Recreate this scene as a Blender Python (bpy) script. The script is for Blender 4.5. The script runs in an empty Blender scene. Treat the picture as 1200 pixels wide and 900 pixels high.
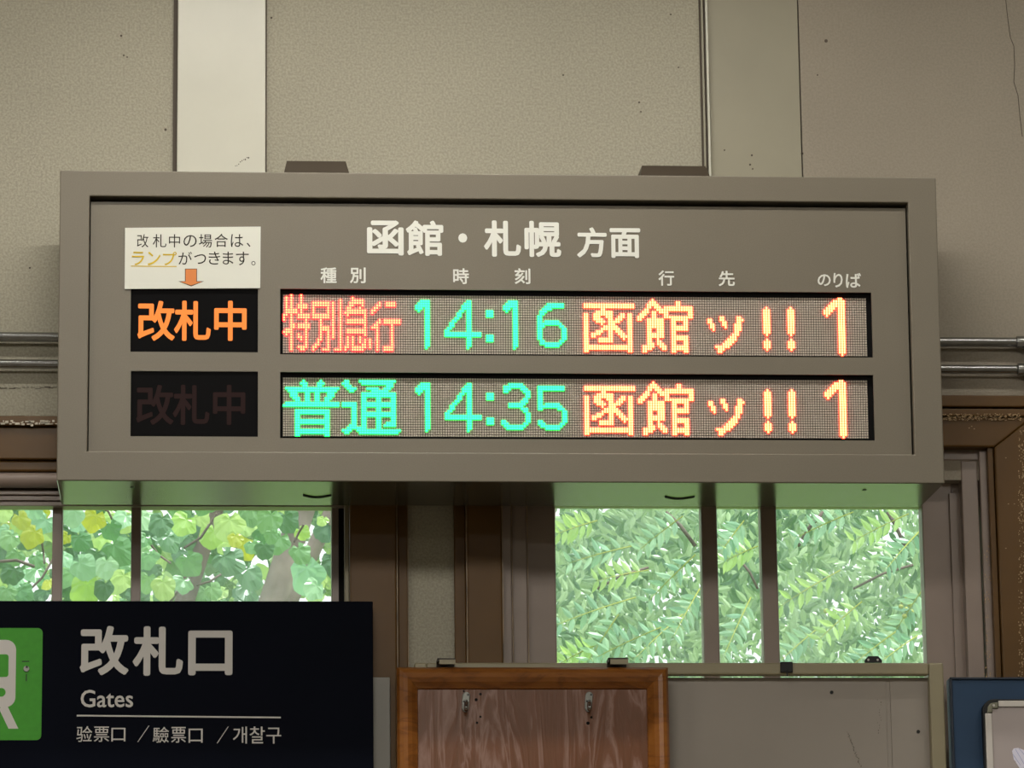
import bpy, bmesh, math, random
from math import sin, cos, pi, radians
from mathutils import Vector, Matrix
random.seed(7)
SC = bpy.context.scene
COL = SC.collection

# ------------------------------------------------------------------ camera
F = 5000.0
YAW, PIT, ROL = .0741, .2324, -.0121
CAM = Vector((0, 0, 1.55))
fw = Vector((sin(YAW)*cos(PIT), cos(YAW)*cos(PIT), sin(PIT)))
rt = Vector((cos(YAW), -sin(YAW), 0)); up = rt.cross(fw)
R_ = rt*cos(ROL) + up*sin(ROL); U_ = -rt*sin(ROL) + up*cos(ROL)
cd = bpy.data.cameras.new('camera'); cam = bpy.data.objects.new('camera', cd); COL.objects.link(cam)
cd.sensor_width = 36; cd.lens = 36*F/1200; cd.clip_start = .05; cd.clip_end = 300
cam.matrix_world = Matrix(((R_.x, U_.x, -fw.x, CAM.x), (R_.y, U_.y, -fw.y, CAM.y), (R_.z, U_.z, -fw.z, CAM.z), (0, 0, 0, 1)))
SC.camera = cam

# ------------------------------------------------------------------ world and light
w = bpy.data.worlds.new('overcast_sky'); SC.world = w; w.use_nodes = True
bg = w.node_tree.nodes['Background']; bg.inputs[0].default_value = (.93, .97, 1, 1); bg.inputs[1].default_value = 1.65
sd = bpy.data.lights.new('sun', 'SUN'); sd.energy = 6; sd.angle = radians(3); sd.color = (1, .95, .84)
sun = bpy.data.objects.new('sun', sd); COL.objects.link(sun); sun.location = (6, 14, 12)
sun.rotation_euler = (Vector((3, -1.5, 10))).normalized().to_track_quat('Z', 'Y').to_euler()
S = 6.78                     # distance of the departure board
W = S + .239 + .045          # front plane of the wall
def area(name, loc, sx, sy, e, col, tgt=None):
    l = bpy.data.lights.new(name, 'AREA'); l.shape = 'RECTANGLE'; l.size = sx; l.size_y = sy; l.energy = e; l.color = col
    o = bpy.data.objects.new(name, l); COL.objects.link(o); o.location = loc
    if tgt: o.rotation_euler = (Vector(loc)-Vector(tgt)).to_track_quat('Z', 'Y').to_euler()
    return o
CEIL = 4.26
LAMPC = (1, .975, .9)
NEAR_Y = 6.19
LIGHTS = [((.3, NEAR_Y, CEIL-.09), 1.25, .04, 15), ((-1.25, NEAR_Y, CEIL-.09), 1.25, .04, 8), ((1.85, NEAR_Y, CEIL-.09), 1.25, .04, 6), ((-.1, 3.4, CEIL-.09), 1.25, .9, 72), ((-2.6, 3.0, CEIL-.09), 1.25, .9, 38), ((2.6, 3.0, CEIL-.09), 1.25, .9, 34), ((0, -1.6, CEIL-.09), 1.25, .9, 60)]  # wide mid and rear lamps are unseen, shaped as soft ambient fill
for L in LIGHTS: area('ceiling_and_fill_light', L[0], L[1], L[2], L[3], LAMPC)
SC.view_settings.view_transform = 'Standard'; SC.view_settings.look = 'None'
SC.view_settings.exposure = 0; SC.view_settings.gamma = 1; SC.view_settings.use_curve_mapping = False

# ------------------------------------------------------------------ pixel helpers
def ray(px, py): return (fw + R_*((px-600)/F) - U_*((py-450)/F))
def at(px, py, Y):
    d = ray(px, py); t = (Y-CAM.y)/d.y; return CAM + d*t

# ------------------------------------------------------------------ materials
def lin(c): return tuple(((v/255)/12.92 if v/255 <= .04045 else ((v/255+.055)/1.055)**2.4) for v in c)
def mat(name, rgb, rough=.5, spec=.5, metal=0, noise=0, nscale=30, bump=0, bscale=400, speck=0, coat=0, emis=None, es=0):
    m = bpy.data.materials.new(name); m.use_nodes = True; nt = m.node_tree; N = nt.nodes; L = nt.links
    b = N['Principled BSDF']; c = lin(rgb)
    b.inputs['Base Color'].default_value = (*c, 1); b.inputs['Roughness'].default_value = rough
    b.inputs['Specular IOR Level'].default_value = spec; b.inputs['Metallic'].default_value = metal
    b.inputs['Coat Weight'].default_value = coat
    if emis: b.inputs['Emission Color'].default_value = (*emis, 1); b.inputs['Emission Strength'].default_value = es
    if noise or speck or bump:
        tc = N.new('ShaderNodeTexCoord')
        last = None
        if noise:
            n = N.new('ShaderNodeTexNoise'); n.inputs['Scale'].default_value = nscale; n.inputs['Detail'].default_value = 5
            L.new(tc.outputs['Object'], n.inputs['Vector'])
            r = N.new('ShaderNodeValToRGB'); r.color_ramp.elements[0].position = .3; r.color_ramp.elements[1].position = .7
            r.color_ramp.elements[0].color = (*[v*(1-noise) for v in c], 1); r.color_ramp.elements[1].color = (*[min(1, v*(1+noise)) for v in c], 1)
            L.new(n.outputs['Fac'], r.inputs['Fac']); last = r.outputs['Color']
        if speck:
            n2 = N.new('ShaderNodeTexNoise'); n2.inputs['Scale'].default_value = bscale; n2.inputs['Detail'].default_value = 3
            L.new(tc.outputs['Object'], n2.inputs['Vector'])
            r2 = N.new('ShaderNodeValToRGB'); r2.color_ramp.elements[0].position = .36; r2.color_ramp.elements[1].position = .64
            r2.color_ramp.elements[0].color = (1-speck,)*3+(1,); r2.color_ramp.elements[1].color = (1+speck*.6,)*3+(1,)
            L.new(n2.outputs['Fac'], r2.inputs['Fac'])
            mx = N.new('ShaderNodeMix'); mx.data_type = 'RGBA'; mx.blend_type = 'MULTIPLY'; mx.inputs[0].default_value = 1
            if last: L.new(last, mx.inputs[6])
            else: mx.inputs[6].default_value = (*c, 1)
            L.new(r2.outputs['Color'], mx.inputs[7]); last = mx.outputs[2]
        if last: L.new(last, b.inputs['Base Color'])
        if bump:
            n3 = N.new('ShaderNodeTexNoise'); n3.inputs['Scale'].default_value = bscale; n3.inputs['Detail'].default_value = 2
            L.new(tc.outputs['Object'], n3.inputs['Vector'])
            bp = N.new('ShaderNodeBump'); bp.inputs['Strength'].default_value = bump; bp.inputs['Distance'].default_value = .002
            L.new(n3.outputs['Fac'], bp.inputs['Height']); L.new(bp.outputs['Normal'], b.inputs['Normal'])
    return m
M = {}
M['wall'] = mat('stippled_greige_paint', (168, 162, 144), .6, .35, noise=.06, nscale=2.2, bump=.35, bscale=260, speck=.16)
M['wall_pink'] = mat('greige_paint_rosy', (156, 146, 131), .6, .35, noise=.07, nscale=3, bump=.2, bscale=260, speck=.08)
M['board'] = mat('smooth_pale_board_paint', (206, 203, 188), .3, .5, noise=.03, nscale=9, bump=.04, bscale=60)
M['board2'] = mat('smooth_greige_board_paint', (156, 150, 131), .42, .4, noise=.05, nscale=6, bump=.04, bscale=60)
M['seam'] = mat('dark_seam', (74, 62, 48), .6)
M['brown'] = mat('brown_gloss_paint', (98, 70, 34), .34, .22, noise=.08, nscale=12, bump=.12, bscale=45)
M['mauve'] = mat('mauve_grey_frame_paint', (146, 129, 119), .33, .5, noise=.06, nscale=14, bump=.08, bscale=60)
M['edge'] = mat('tan_edge_highlight', (150, 126, 98), .35, .5, noise=.5, nscale=25)  # tan colour stands in for light catching the bevels
M['chip'] = mat('chipped_pale_paint', (190, 175, 150), .6, .3, noise=.5, nscale=90, bump=.6, bscale=160)
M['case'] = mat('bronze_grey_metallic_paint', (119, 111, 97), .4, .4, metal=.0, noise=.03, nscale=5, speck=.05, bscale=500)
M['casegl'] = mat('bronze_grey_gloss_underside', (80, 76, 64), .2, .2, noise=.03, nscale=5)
M['black'] = mat('black_plastic', (16, 15, 15), .5, .4)
M['blackmatte'] = mat('black_matte', (10, 9, 9), .8, .2)
M['lampwin'] = mat('dark_acrylic', (10, 9, 10), .5, .06)
M['white'] = mat('white_vinyl_lettering', (232, 231, 222), .5, .4)
M['navy'] = mat('navy_sign_board', (5, 8, 20), .6, .05, noise=.15, nscale=5)
M['signwhite'] = mat('pale_grey_sign_print', (205, 200, 196), .55, .3)
M['green'] = mat('green_sign_print', (62, 150, 34), .5, .3, noise=.06, nscale=90)
M['paper'] = mat('white_paper', (226, 225, 214), .7, .2)
M['ink'] = mat('dark_ink', (58, 55, 48), .8, .1)
M['yink'] = mat('yellow_ink', (222, 190, 60), .8, .1)
M['oink'] = mat('orange_ink', (226, 140, 84), .8, .1)
M['steel'] = mat('galvanised_conduit', (150, 150, 148), .22, .5, metal=.9, noise=.1, nscale=60)
M['screw'] = mat('screw_steel', (120, 120, 115), .35, .5, metal=.9)
M['darkbrown'] = mat('dark_brown_bracket', (58, 48, 36), .5)
M['beige'] = mat('beige_painted_frame', (150, 140, 112), .4, .5, noise=.06, nscale=10)
M['greyboard'] = mat('warm_grey_panel', (158, 149, 140), .5, .35, noise=.06, nscale=4)
M['palestrip'] = mat('pale_grey_board', (150, 146, 138), .45, .4, noise=.04, nscale=4)
M['bluepad'] = mat('dark_blue_board', (40, 66, 96), .5, .3, noise=.1, nscale=8)
M['alu'] = mat('silver_aluminium_frame', (205, 198, 192), .35, .5, metal=.25)
M['alucorner'] = mat('grey_metal_corner', (130, 128, 112), .3, .5, metal=.7)
M['poster'] = mat('greige_poster_sheet', (172, 160, 158), .35, .5, noise=.04, nscale=6)
M['featherp'] = mat('lilac_white_print', (225, 222, 240), .5)
M['featherb'] = mat('blue_print', (120, 130, 190), .5)
M['floor'] = mat('terrazzo_floor', (120, 112, 100), .35, .5, noise=.08, nscale=20, speck=.1, bscale=120)
M['ceil'] = mat('white_ceiling', (214, 210, 198), .7, .3, noise=.03, nscale=3)
M['tube'] = mat('lit_tube', (255, 250, 235), .5, emis=(1, .96, .86), es=6)
M['lampshade'] = mat('white_lamp_tray', (220, 220, 215), .5)
M['bark'] = mat('pale_bark', (150, 138, 134), .9, .2, noise=.35, nscale=14, bump=.8, bscale=30)
M['bark2'] = mat('greyish_brown_bark', (112, 100, 96), .9, .2, noise=.3, nscale=14, bump=.8, bscale=30)
M['twig'] = mat('yellow_green_stalk', (170, 180, 90), .7, .2)
M['fruit'] = mat('pale_olive_fruit', (178, 186, 104), .6, .3)
M['ground'] = mat('grass_ground', (96, 128, 60), .9, .2, noise=.3, nscale=3)
def emit(name, c, s):
    m = bpy.data.materials.new(name); m.use_nodes = True; nt = m.node_tree
    b = nt.nodes['Principled BSDF']; b.inputs['Base Color'].default_value = (.02, .02, .02, 1)
    b.inputs['Emission Color'].default_value = (*c, 1); b.inputs['Emission Strength'].default_value = s; b.inputs['Roughness'].default_value = .6
    return m
M['e_lamp'] = emit('orange_lamp_glow', (1, .23, .018), 1.15)
M['lampoff'] = mat('unlit_lamp_character', (42, 25, 24), .5, .1)
M['g_core'] = emit('green_diode_core', (.06, 1.0, .62), 1.5)
M['g_rim'] = emit('green_diode_rim', (.0, .8, .06), 3.5)
M['r_core'] = emit('red_diode_core', (1, .62, .2), 2.2)
M['r_rim'] = emit('red_diode_rim', (1, .002, .012), 9)
M['o_core'] = emit('amber_diode_core', (1, .80, .28), 2.4)
M['o_rim'] = emit('amber_diode_rim', (1, .02, .004), 7)
M['dot'] = mat('unlit_diode', (196, 184, 170), .4, .4)
M['ledback'] = mat('diode_module_back', (40, 36, 32), .7)

def wood(name, ca, cb, cc, scale=(60, 6, 6), rough=.3):
    m = bpy.data.materials.new(name); m.use_nodes = True; nt = m.node_tree; N = nt.nodes; L = nt.links
    b = N['Principled BSDF']; b.inputs['Roughness'].default_value = rough
    tc = N.new('ShaderNodeTexCoord'); mp = N.new('ShaderNodeMapping'); mp.inputs['Scale'].default_value = scale
    n = N.new('ShaderNodeTexNoise'); n.inputs['Scale'].default_value = 1; n.inputs['Detail'].default_value = 6; n.inputs['Distortion'].default_value = 1.2
    L.new(tc.outputs['Object'], mp.inputs[0]); L.new(mp.outputs[0], n.inputs['Vector'])
    # repeated bands of the noise give plywood figure
    mth = N.new('ShaderNodeMath'); mth.operation = 'MULTIPLY'; mth.inputs[1].default_value = 9
    fr = N.new('ShaderNodeMath'); fr.operation = 'PINGPONG'; fr.inputs[1].default_value = 1
    L.new(n.outputs['Fac'], mth.inputs[0]); L.new(mth.outputs[0], fr.inputs[0])
    r = N.new('ShaderNodeValToRGB'); e = r.color_ramp.elements
    e[0].position = 0; e[0].color = (*lin(ca), 1); e[1].position = 1; e[1].color = (*lin(cc), 1)
    x = e.new(.6); x.color = (*lin(cb), 1)
    L.new(fr.outputs[0], r.inputs['Fac']); L.new(r.outputs['Color'], b.inputs['Base Color'])
    bp = N.new('ShaderNodeBump'); bp.inputs['Strength'].default_value = .15; bp.inputs['Distance'].default_value = .001
    L.new(fr.outputs[0], bp.inputs['Height']); L.new(bp.outputs['Normal'], b.inputs['Normal'])
    return m
M['ply'] = wood('figured_red_brown_plywood', (100, 58, 28), (108, 64, 38), (136, 102, 88), (26, 5, 3), .3)
M['oak'] = wood('orange_brown_varnished_wood', (142, 88, 36), (134, 80, 32), (116, 68, 26), (10, 10, 30), .28)

def leafmat(name, a, b_, tr=.5, hue='attr'):
    m = bpy.data.materials.new(name); m.use_nodes = True; nt = m.node_tree; N = nt.nodes; L = nt.links
    for n in list(N): N.remove(n)
    out = N.new('ShaderNodeOutputMaterial'); di = N.new('ShaderNodeBsdfDiffuse'); ts = N.new('ShaderNodeBsdfTranslucent')
    gl = N.new('ShaderNodeBsdfGlossy'); gl.inputs['Roughness'].default_value = .35; gl.inputs['Color'].default_value = (.8, .9, 1, 1)
    mx = N.new('ShaderNodeMixShader'); mx.inputs[0].default_value = tr; m2 = N.new('ShaderNodeMixShader'); m2.inputs[0].default_value = .07
    oi = N.new('ShaderNodeObjectInfo'); at_ = N.new('ShaderNodeAttribute'); at_.attribute_name = 'var'
    ad = N.new('ShaderNodeMath'); ad.operation = 'ADD'; L.new(oi.outputs['Random'], ad.inputs[0]); L.new(at_.outputs['Fac'], ad.inputs[1])
    fr = N.new('ShaderNodeMath'); fr.operation = 'FRACT'; L.new(ad.outputs[0], fr.inputs[0])
    r = N.new('ShaderNodeValToRGB'); r.color_ramp.elements[0].color = (*lin(a), 1); r.color_ramp.elements[1].color = (*lin(b_), 1)
    L.new(fr.outputs[0], r.inputs['Fac'])
    L.new(r.outputs['Color'], di.inputs['Color']); L.new(r.outputs['Color'], ts.inputs['Color'])
    L.new(di.outputs[0], mx.inputs[1]); L.new(ts.outputs[0], mx.inputs[2]); L.new(mx.outputs[0], m2.inputs[1]); L.new(gl.outputs[0], m2.inputs[2])
    L.new(m2.outputs[0], out.inputs[0]); return m
M['lf_green'] = leafmat('mid_green_leaf', (96, 158, 92), (140, 190, 120))
M['lf_lime'] = leafmat('lime_leaf', (176, 220, 96), (196, 226, 130), .6)
M['lf_yellow'] = leafmat('yellow_leaf', (206, 214, 60), (190, 200, 50), .6)
M['lf_pale'] = leafmat('pale_green_leaf', (150, 205, 160), (180, 222, 172))
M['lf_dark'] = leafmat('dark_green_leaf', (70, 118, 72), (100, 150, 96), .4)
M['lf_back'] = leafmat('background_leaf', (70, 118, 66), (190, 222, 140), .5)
M['wl_a'] = leafmat('bluish_green_leaflet', (140, 192, 156), (186, 226, 184), .5)
M['wl_b'] = leafmat('fresh_green_leaflet', (186, 226, 130), (206, 238, 150), .6)
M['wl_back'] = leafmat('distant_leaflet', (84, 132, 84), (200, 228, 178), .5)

def glassmat():
    m = bpy.data.materials.new('window_glass'); m.use_nodes = True; nt = m.node_tree; N = nt.nodes; L = nt.links
    for n in list(N): N.remove(n)
    out = N.new('ShaderNodeOutputMaterial'); t = N.new('ShaderNodeBsdfTransparent'); t.inputs[0].default_value = (.95, .97, .95, 1)
    g = N.new('ShaderNodeBsdfGlossy'); g.inputs['Roughness'].default_value = .02
    d = N.new('ShaderNodeBsdfTranslucent'); d.inputs[0].default_value = (.95, .97, 1, 1)
    f = N.new('ShaderNodeFresnel'); f.inputs[0].default_value = 1.45
    m1 = N.new('ShaderNodeMixShader'); L.new(f.outputs[0], m1.inputs[0]); L.new(t.outputs[0], m1.inputs[1]); L.new(g.outputs[0], m1.inputs[2])
    tc = N.new('ShaderNodeTexCoord'); n = N.new('ShaderNodeTexNoise'); n.inputs['Scale'].default_value = 3.5; L.new(tc.outputs['Object'], n.inputs['Vector'])
    mr = N.new('ShaderNodeMapRange'); mr.inputs[1].default_value = .42; mr.inputs[2].default_value = .75; mr.inputs[3].default_value = .04; mr.inputs[4].default_value = .16
    L.new(n.outputs['Fac'], mr.inputs[0])
    m2 = N.new('ShaderNodeMixShader'); L.new(mr.outputs[0], m2.inputs[0]); L.new(m1.outputs[0], m2.inputs[1]); L.new(d.outputs[0], m2.inputs[2])
    L.new(m2.outputs[0], out.inputs[0]); return m
M['glass'] = glassmat()

# ------------------------------------------------------------------ building helpers
def props(o, label=None, cat=None, group=None, kind=None):
    if label: o['label'] = label
    if cat: o['category'] = cat
    if group: o['group'] = group
    if kind: o['kind'] = kind
    return o
def empty(name, loc=(0, 0, 0), rot=(0, 0, 0)):
    o = bpy.data.objects.new(name, None); COL.objects.link(o); o.location = loc; o.rotation_euler = rot; o.empty_display_size = .05
    return o
def origin_of(p):
    v = Vector((0, 0, 0))
    while p is not None:
        v = v + p.location; p = p.parent
    return v
class MB:
    def __init__(s): s.v = []; s.f = []; s.mi = []; s.smooth = False
    def box(s, x0, x1, y0, y1, z0, z1, mi=0):
        b = len(s.v)
        if x0 > x1: x0, x1 = x1, x0
        if y0 > y1: y0, y1 = y1, y0
        if z0 > z1: z0, z1 = z1, z0
        s.v += [(x0, y0, z0), (x1, y0, z0), (x1, y1, z0), (x0, y1, z0), (x0, y0, z1), (x1, y0, z1), (x1, y1, z1), (x0, y1, z1)]
        for q in ((0, 3, 2, 1), (4, 5, 6, 7), (0, 1, 5, 4), (1, 2, 6, 5), (2, 3, 7, 6), (3, 0, 4, 7)):
            s.f.append([b+i for i in q]); s.mi.append(mi)
        return s
    def prism(s, pts, y0, y1, mi=0):      # pts (x,z) counter-clockwise seen from the camera (-y side)
        b = len(s.v); n = len(pts)
        s.v += [(x, y0, z) for x, z in pts] + [(x, y1, z) for x, z in pts]
        s.f.append([b+i for i in range(n)]); s.f.append([b+n+i for i in reversed(range(n))]); s.mi += [mi, mi]
        for i in range(n):
            j = (i+1) % n; s.f.append([b+j, b+i, b+n+i, b+n+j]); s.mi.append(mi)
        return s
    def tube(s, pts, rad, n=8, mi=0):
        P = [Vector(p) for p in pts]; b0 = len(s.v); K = len(P)
        rr = rad if isinstance(rad, (list, tuple)) else [rad]*K
        for k, p in enumerate(P):
            t = (P[min(k+1, K-1)]-P[max(k-1, 0)]).normalized()
            a = t.cross(Vector((0, .3, 1))); a = a.normalized() if a.length > 1e-4 else Vector((1, 0, 0)); c = t.cross(a)
            for i in range(n):
                an = 2*pi*i/n; s.v.append(tuple(p+(a*cos(an)+c*sin(an))*rr[k]))
        for k in range(K-1):
            for i in range(n):
                j = (i+1) % n; s.f.append([b0+k*n+i, b0+k*n+j, b0+(k+1)*n+j, b0+(k+1)*n+i]); s.mi.append(mi)
        s.f.append([b0+i for i in reversed(range(n))]); s.f.append([b0+(K-1)*n+i for i in range(n)]); s.mi += [mi, mi]
        return s
    def disc(s, x, z, y0, y1, r, n=16, mi=0):
        return s.prism([(x+r*cos(2*pi*i/n), z+r*sin(2*pi*i/n)) for i in range(n)], y0, y1, mi)
    def build(s, name, m, parent=None, bevel=0, local=False, smooth=False, seg=2):
        me = bpy.data.meshes.new(name)
        off = Vector((0, 0, 0)) if (local or parent is None) else origin_of(parent)
        me.from_pydata([(v[0]-off.x, v[1]-off.y, v[2]-off.z) for v in s.v], [], s.f)
        ms = m if isinstance(m, (list, tuple)) else [m]
        for q in ms: me.materials.append(q)
        if len(ms) > 1: me.polygons.foreach_set('material_index', s.mi)
        bm = bmesh.new(); bm.from_mesh(me); bmesh.ops.recalc_face_normals(bm, faces=bm.faces); bm.to_mesh(me); bm.free()
        if smooth: me.polygons.foreach_set('use_smooth', [True]*len(me.polygons))
        o = bpy.data.objects.new(name, me); COL.objects.link(o)
        if parent: o.parent = parent
        if bevel:
            bv = o.modifiers.new('bevel', 'BEVEL'); bv.width = bevel; bv.segments = seg; bv.limit_method = 'ANGLE'; bv.angle_limit = radians(40)
        return o
def PR(px0, py0, px1, py1, Y):            # axis aligned rectangle (x0,x1,z0,z1) on plane y=Y
    pm = (py0+py1)/2; xm = (px0+px1)/2
    return at(px0, pm, Y).x, at(px1, pm, Y).x, at(xm, py1, Y).z, at(xm, py0, Y).z
def pbox(px0, py0, px1, py1, Y, depth, name, m, parent=None, bevel=0, **k):
    x0, x1, z0, z1 = PR(px0, py0, px1, py1, Y)
    return MB().box(x0, x1, Y, Y+depth, z0, z1).build(name, m, parent, bevel, **k)

def text_mesh(body, bold):
    c = bpy.data.curves.new('t', 'FONT'); c.body = body; c.offset = bold; c.resolution_u = 3
    o = bpy.data.objects.new('t', c); COL.objects.link(o)
    bpy.context.view_layer.update(); dg = bpy.context.evaluated_depsgraph_get()
    me = bpy.data.meshes.new_from_object(o.evaluated_get(dg))
    bpy.data.objects.remove(o); bpy.data.curves.remove(c)
    vs = [(v.co.x, v.co.y) for v in me.vertices]; fs = [list(p.vertices) for p in me.polygons]
    bpy.data.meshes.remove(me); return vs, fs
def text_into(mb, body, x0, x1, z0, z1, y, bold=0.0, th=.0006, mi=0):
    nl = 1
    vs, fs = text_mesh(body, 0)
    if bold > 0:                             # embolden by overlaying shifted copies of the glyph
        V0, F0 = vs, fs; vs, fs = [], []; nl = 8
        for k_ in range(8):
            dx, dz = bold*cos(k_*pi/4), bold*sin(k_*pi/4); b0 = len(vs)
            vs += [(v[0]+dx, v[1]+dz) for v in V0]; fs += [[b0+i for i in f] for f in F0]
    ax = min(v[0] for v in vs); bx = max(v[0] for v in vs); az = min(v[1] for v in vs); bz = max(v[1] for v in vs)
    sx = (x1-x0)/max(bx-ax, 1e-6); sz = (z1-z0)/max(bz-az, 1e-6)
    b = len(mb.v)
    nv = len(vs)//nl; mb.v += [(x0+(v[0]-ax)*sx, y-th-.00004*(i//nv), z0+(v[1]-az)*sz) for i, v in enumerate(vs)]
    mb.f += [[b+i for i in f] for f in fs]; mb.mi += [mi]*len(fs)
    return mb

# ================================================================== SETTING
room_x0, room_x1, room_y0 = -4.5, 5.0, -2.5
MB().box(room_x0-.2, room_x1+.2, room_y0-.2, W+.12, -.1, 0).build('floor', M['floor'])['kind'] = 'structure'
MB().box(room_x0-.2, room_x1+.2, room_y0-.2, W+.12, CEIL, CEIL+.1).build('ceiling', M['ceil'])['kind'] = 'structure'
MB().box(room_x0-.2, room_x0, room_y0, W, 0, CEIL).build('wall_left', M['wall'])['kind'] = 'structure'
MB().box(room_x1, room_x1+.2, room_y0, W, 0, CEIL).build('wall_right', M['wall'])['kind'] = 'structure'
MB().box(room_x0-.2, room_x1+.2, room_y0-.2, room_y0, 0, CEIL).build('wall_front', M['wall'])['kind'] = 'structure'

# --- window openings in the back wall
GY = W+.05                                   # glass plane
w1x0, w1x1 = at(-190, 650, W).x, at(405, 650, W).x
w2x0, w2x1 = at(589, 690, W).x, at(1160, 690, W).x
wz1 = at(600, 560, W).z                      # head, behind the board
wz0 = at(800, 930, W).z                      # sill, below the frame
back = props(empty('wall_back', (0, W, 0)), kind='structure')
def wp(name, x0, x1, z0, z1, m, y0=W, y1=W+.12, bevel=0):
    return MB().box(x0, x1, y0, y1, z0, z1).build(name, m, back, bevel)
zc = at(600, 452, W).z                       # lower edge of the big upper panels
xa, xb = at(206, 100, W).x, at(312, 100, W).x
xc, xd, xe = at(825, 100, W).x, at(835, 100, W).x, at(936, 100, W).x
wp('wall_panel', room_x0-.1, xa-.004, zc, CEIL, M['wall'])
wp('wall_panel', xa-.004, xc, zc, CEIL, M['wall'])
wp('wall_panel', xd-.02, xe+.001, zc, CEIL, M['board2'])
wp('wall_panel', xe+.0035, room_x1+.1, zc, CEIL, M['wall_pink'])
wp('panel_seam', xc-.01, room_x1, zc, CEIL, M['seam'], W+.006, W+.11)
# proud timber cover boards
props(wp('cover_board', at(208, 100, W).x, at(311, 100, W).x, zc+.06, CEIL, M['board'], W-.014, W-.0005, .0015), 'smooth pale cover board')
wp('panel_seam', at(203, 100, W).x, at(208, 100, W).x, zc+.03, CEIL, M['seam'], W-.004, W-.0003)
wp('panel_seam', at(311.2, 100, W).x, at(312.6, 100, W).x, zc+.03, CEIL, M['seam'], W-.0015, W-.0003)
def slantbar(name, a, b, wpx, m, y0, y1):
    # bar following two pixel points on the wall
    A = at(a[0], a[1], y0); B = at(b[0], b[1], y0); h = wpx*W/F/2
    A2 = A+(A-B)*.9; A, B = A2, B
    MB().prism([(A.x-h, A.z), (B.x-h, B.z), (B.x+h, B.z), (A.x+h, A.z)], y0, y1).build(name, m, back)
xg = at(825, 100, W).x
pxw = W/F
for dx, wd, mm, py in ((-3.6, 2.2, 'seam', -.002), (-1.2, 2.2, 'board2', -.008), (1.4, 2.4, 'seam', -.003), (4.2, 2.6, 'board', -.01)):
    MB().box(xg+(dx-wd/2)*pxw, xg+(dx+wd/2)*pxw, W+py, W+.02, zc+.02, CEIL).build('joint_strip', M[mm], back)
# plaster between and beside the windows
wp('plaster_band', room_x0-.1, at(440, 470, W).x, wz1-.001, zc, M['wall'])
wp('plaster_band', at(440, 470, W).x, room_x1+.1, wz1-.001, zc, M['wall_pink'])
wp('wall_infill', room_x0-.1, w1x0, 0, wz1, M['wall'])
props(wp('wall_infill', w1x1, w2x0, 0, wz1, M['wall']), 'speckled grey wall strip between the windows')
wp('wall_infill', w2x1, room_x1+.1, 0, wz1, M['wall'])
wp('wall_infill', w1x0, w1x1, 0, wz0, M['wall'])
wp('wall_infill', w2x0, w2x1, 0, wz0, M['wall'])
# crack and fastener marks in the upper panels
ck = MB(); cp = [(1178, -6), (1180, 14), (1182, 30), (1184, 44), (1188, 54), (1189, 76), (1188, 96), (1193, 112), (1195, 135), (1198, 160)]
for (ax, ay), (bx_, by) in zip(cp, cp[1:]):
    A = at(ax, ay, W); B = at(bx_, by, W); h = .0006
    ck.prism([(A.x-h, A.z), (B.x-h, B.z), (B.x+h, B.z), (A.x+h, A.z)], W-.0006, W+.001)
props(ck.build('crack', M['seam'], back), 'dark crack running down the wall')
hl = MB()
for px, py, r in ((968, 48, 2.2), (958, 88, 1), (145, 65, 1.2), (149, 67, 1), (194, 152, 1.6), (318, 21, 1.3), (786, 17, 1.1), (749, 120, 1.2), (751, 131, 1), (795, 79, 1), (881, 182, 1.3), (879, 193, 1.3), (882, 198, 1), (849, 176, 1), (35, 314, 1.2), (142, 42, 1.4), (660, 88, 1.2), (940, 180, 1.6)):
    p = at(px, py, W); hl.disc(p.x, p.z, W-.0007, W+.001, r*pxw, 8)
props(hl.build('nail_hole', M['seam'], back, smooth=False), kind='stuff')
sc = MB()
for i in range(9):
    p = at(276+i*1.9, 195-i*1.3+random.uniform(-1.5, 1.5), W-.014); sc.disc(p.x, p.z, W-.0146, W-.0135, random.uniform(.5, 1.1)*pxw, 6)
props(sc.build('scuff', M['seam'], back), kind='stuff')
# flaking plaster edge lines left of the board
for x0_, x1_, y_, n_ in ((-160, 150, 455, 60), (-160, 150, 489, 60)):
    fl = MB()
    for i in range(n_):
        px = x0_+(x1_-x0_)*i/n_; q = at(px, y_+random.uniform(-1.2, 1.2), W); fl.box(q.x, q.x+random.uniform(.004, .012), W-.0008, W+.001, q.z, q.z+random.uniform(.0006, .0016))
    props(fl.build('plaster_crack', M['seam'], back), kind='stuff')

# --- trims over the windows
def trim(n, px0, py0, px1, py1, Y, d, m, bevel=.002):
    x0, x1, z0, z1 = PR(px0, py0, px1, py1, Y)
    o = MB().box(x0, x1, Y, d, z0, z1).build('trim_%d' % n, m, None, bevel); props(o, kind='structure'); return o

def window(n, op, casing, frame, mullions, paneedges):
    e = props(empty('window_%d' % n, ((op[0]+op[1])/2, W, wz0)), kind='structure')
    return e
# window 1 ---------------------------------------------------------
win1 = props(empty('window_1', ((w1x0+w1x1)/2, W, wz0)), kind='structure')
win2 = props(empty('window_2', ((w2x0+w2x1)/2, W, wz0)), kind='structure')
def wpart(win, name, x0, x1, y0, y1, z0, z1, m, bevel=.0015, label=None):
    o = MB().box(x0, x1, y0, y1, z0, z1).build(name, m, win, bevel)
    if label: o['label'] = label
    return o
X = lambda px, py=680, Y=W: at(px, py, Y).x
Z = lambda py, px=600, Y=W: at(px, py, Y).z
SY = W+.03                                    # sash plane front
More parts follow.
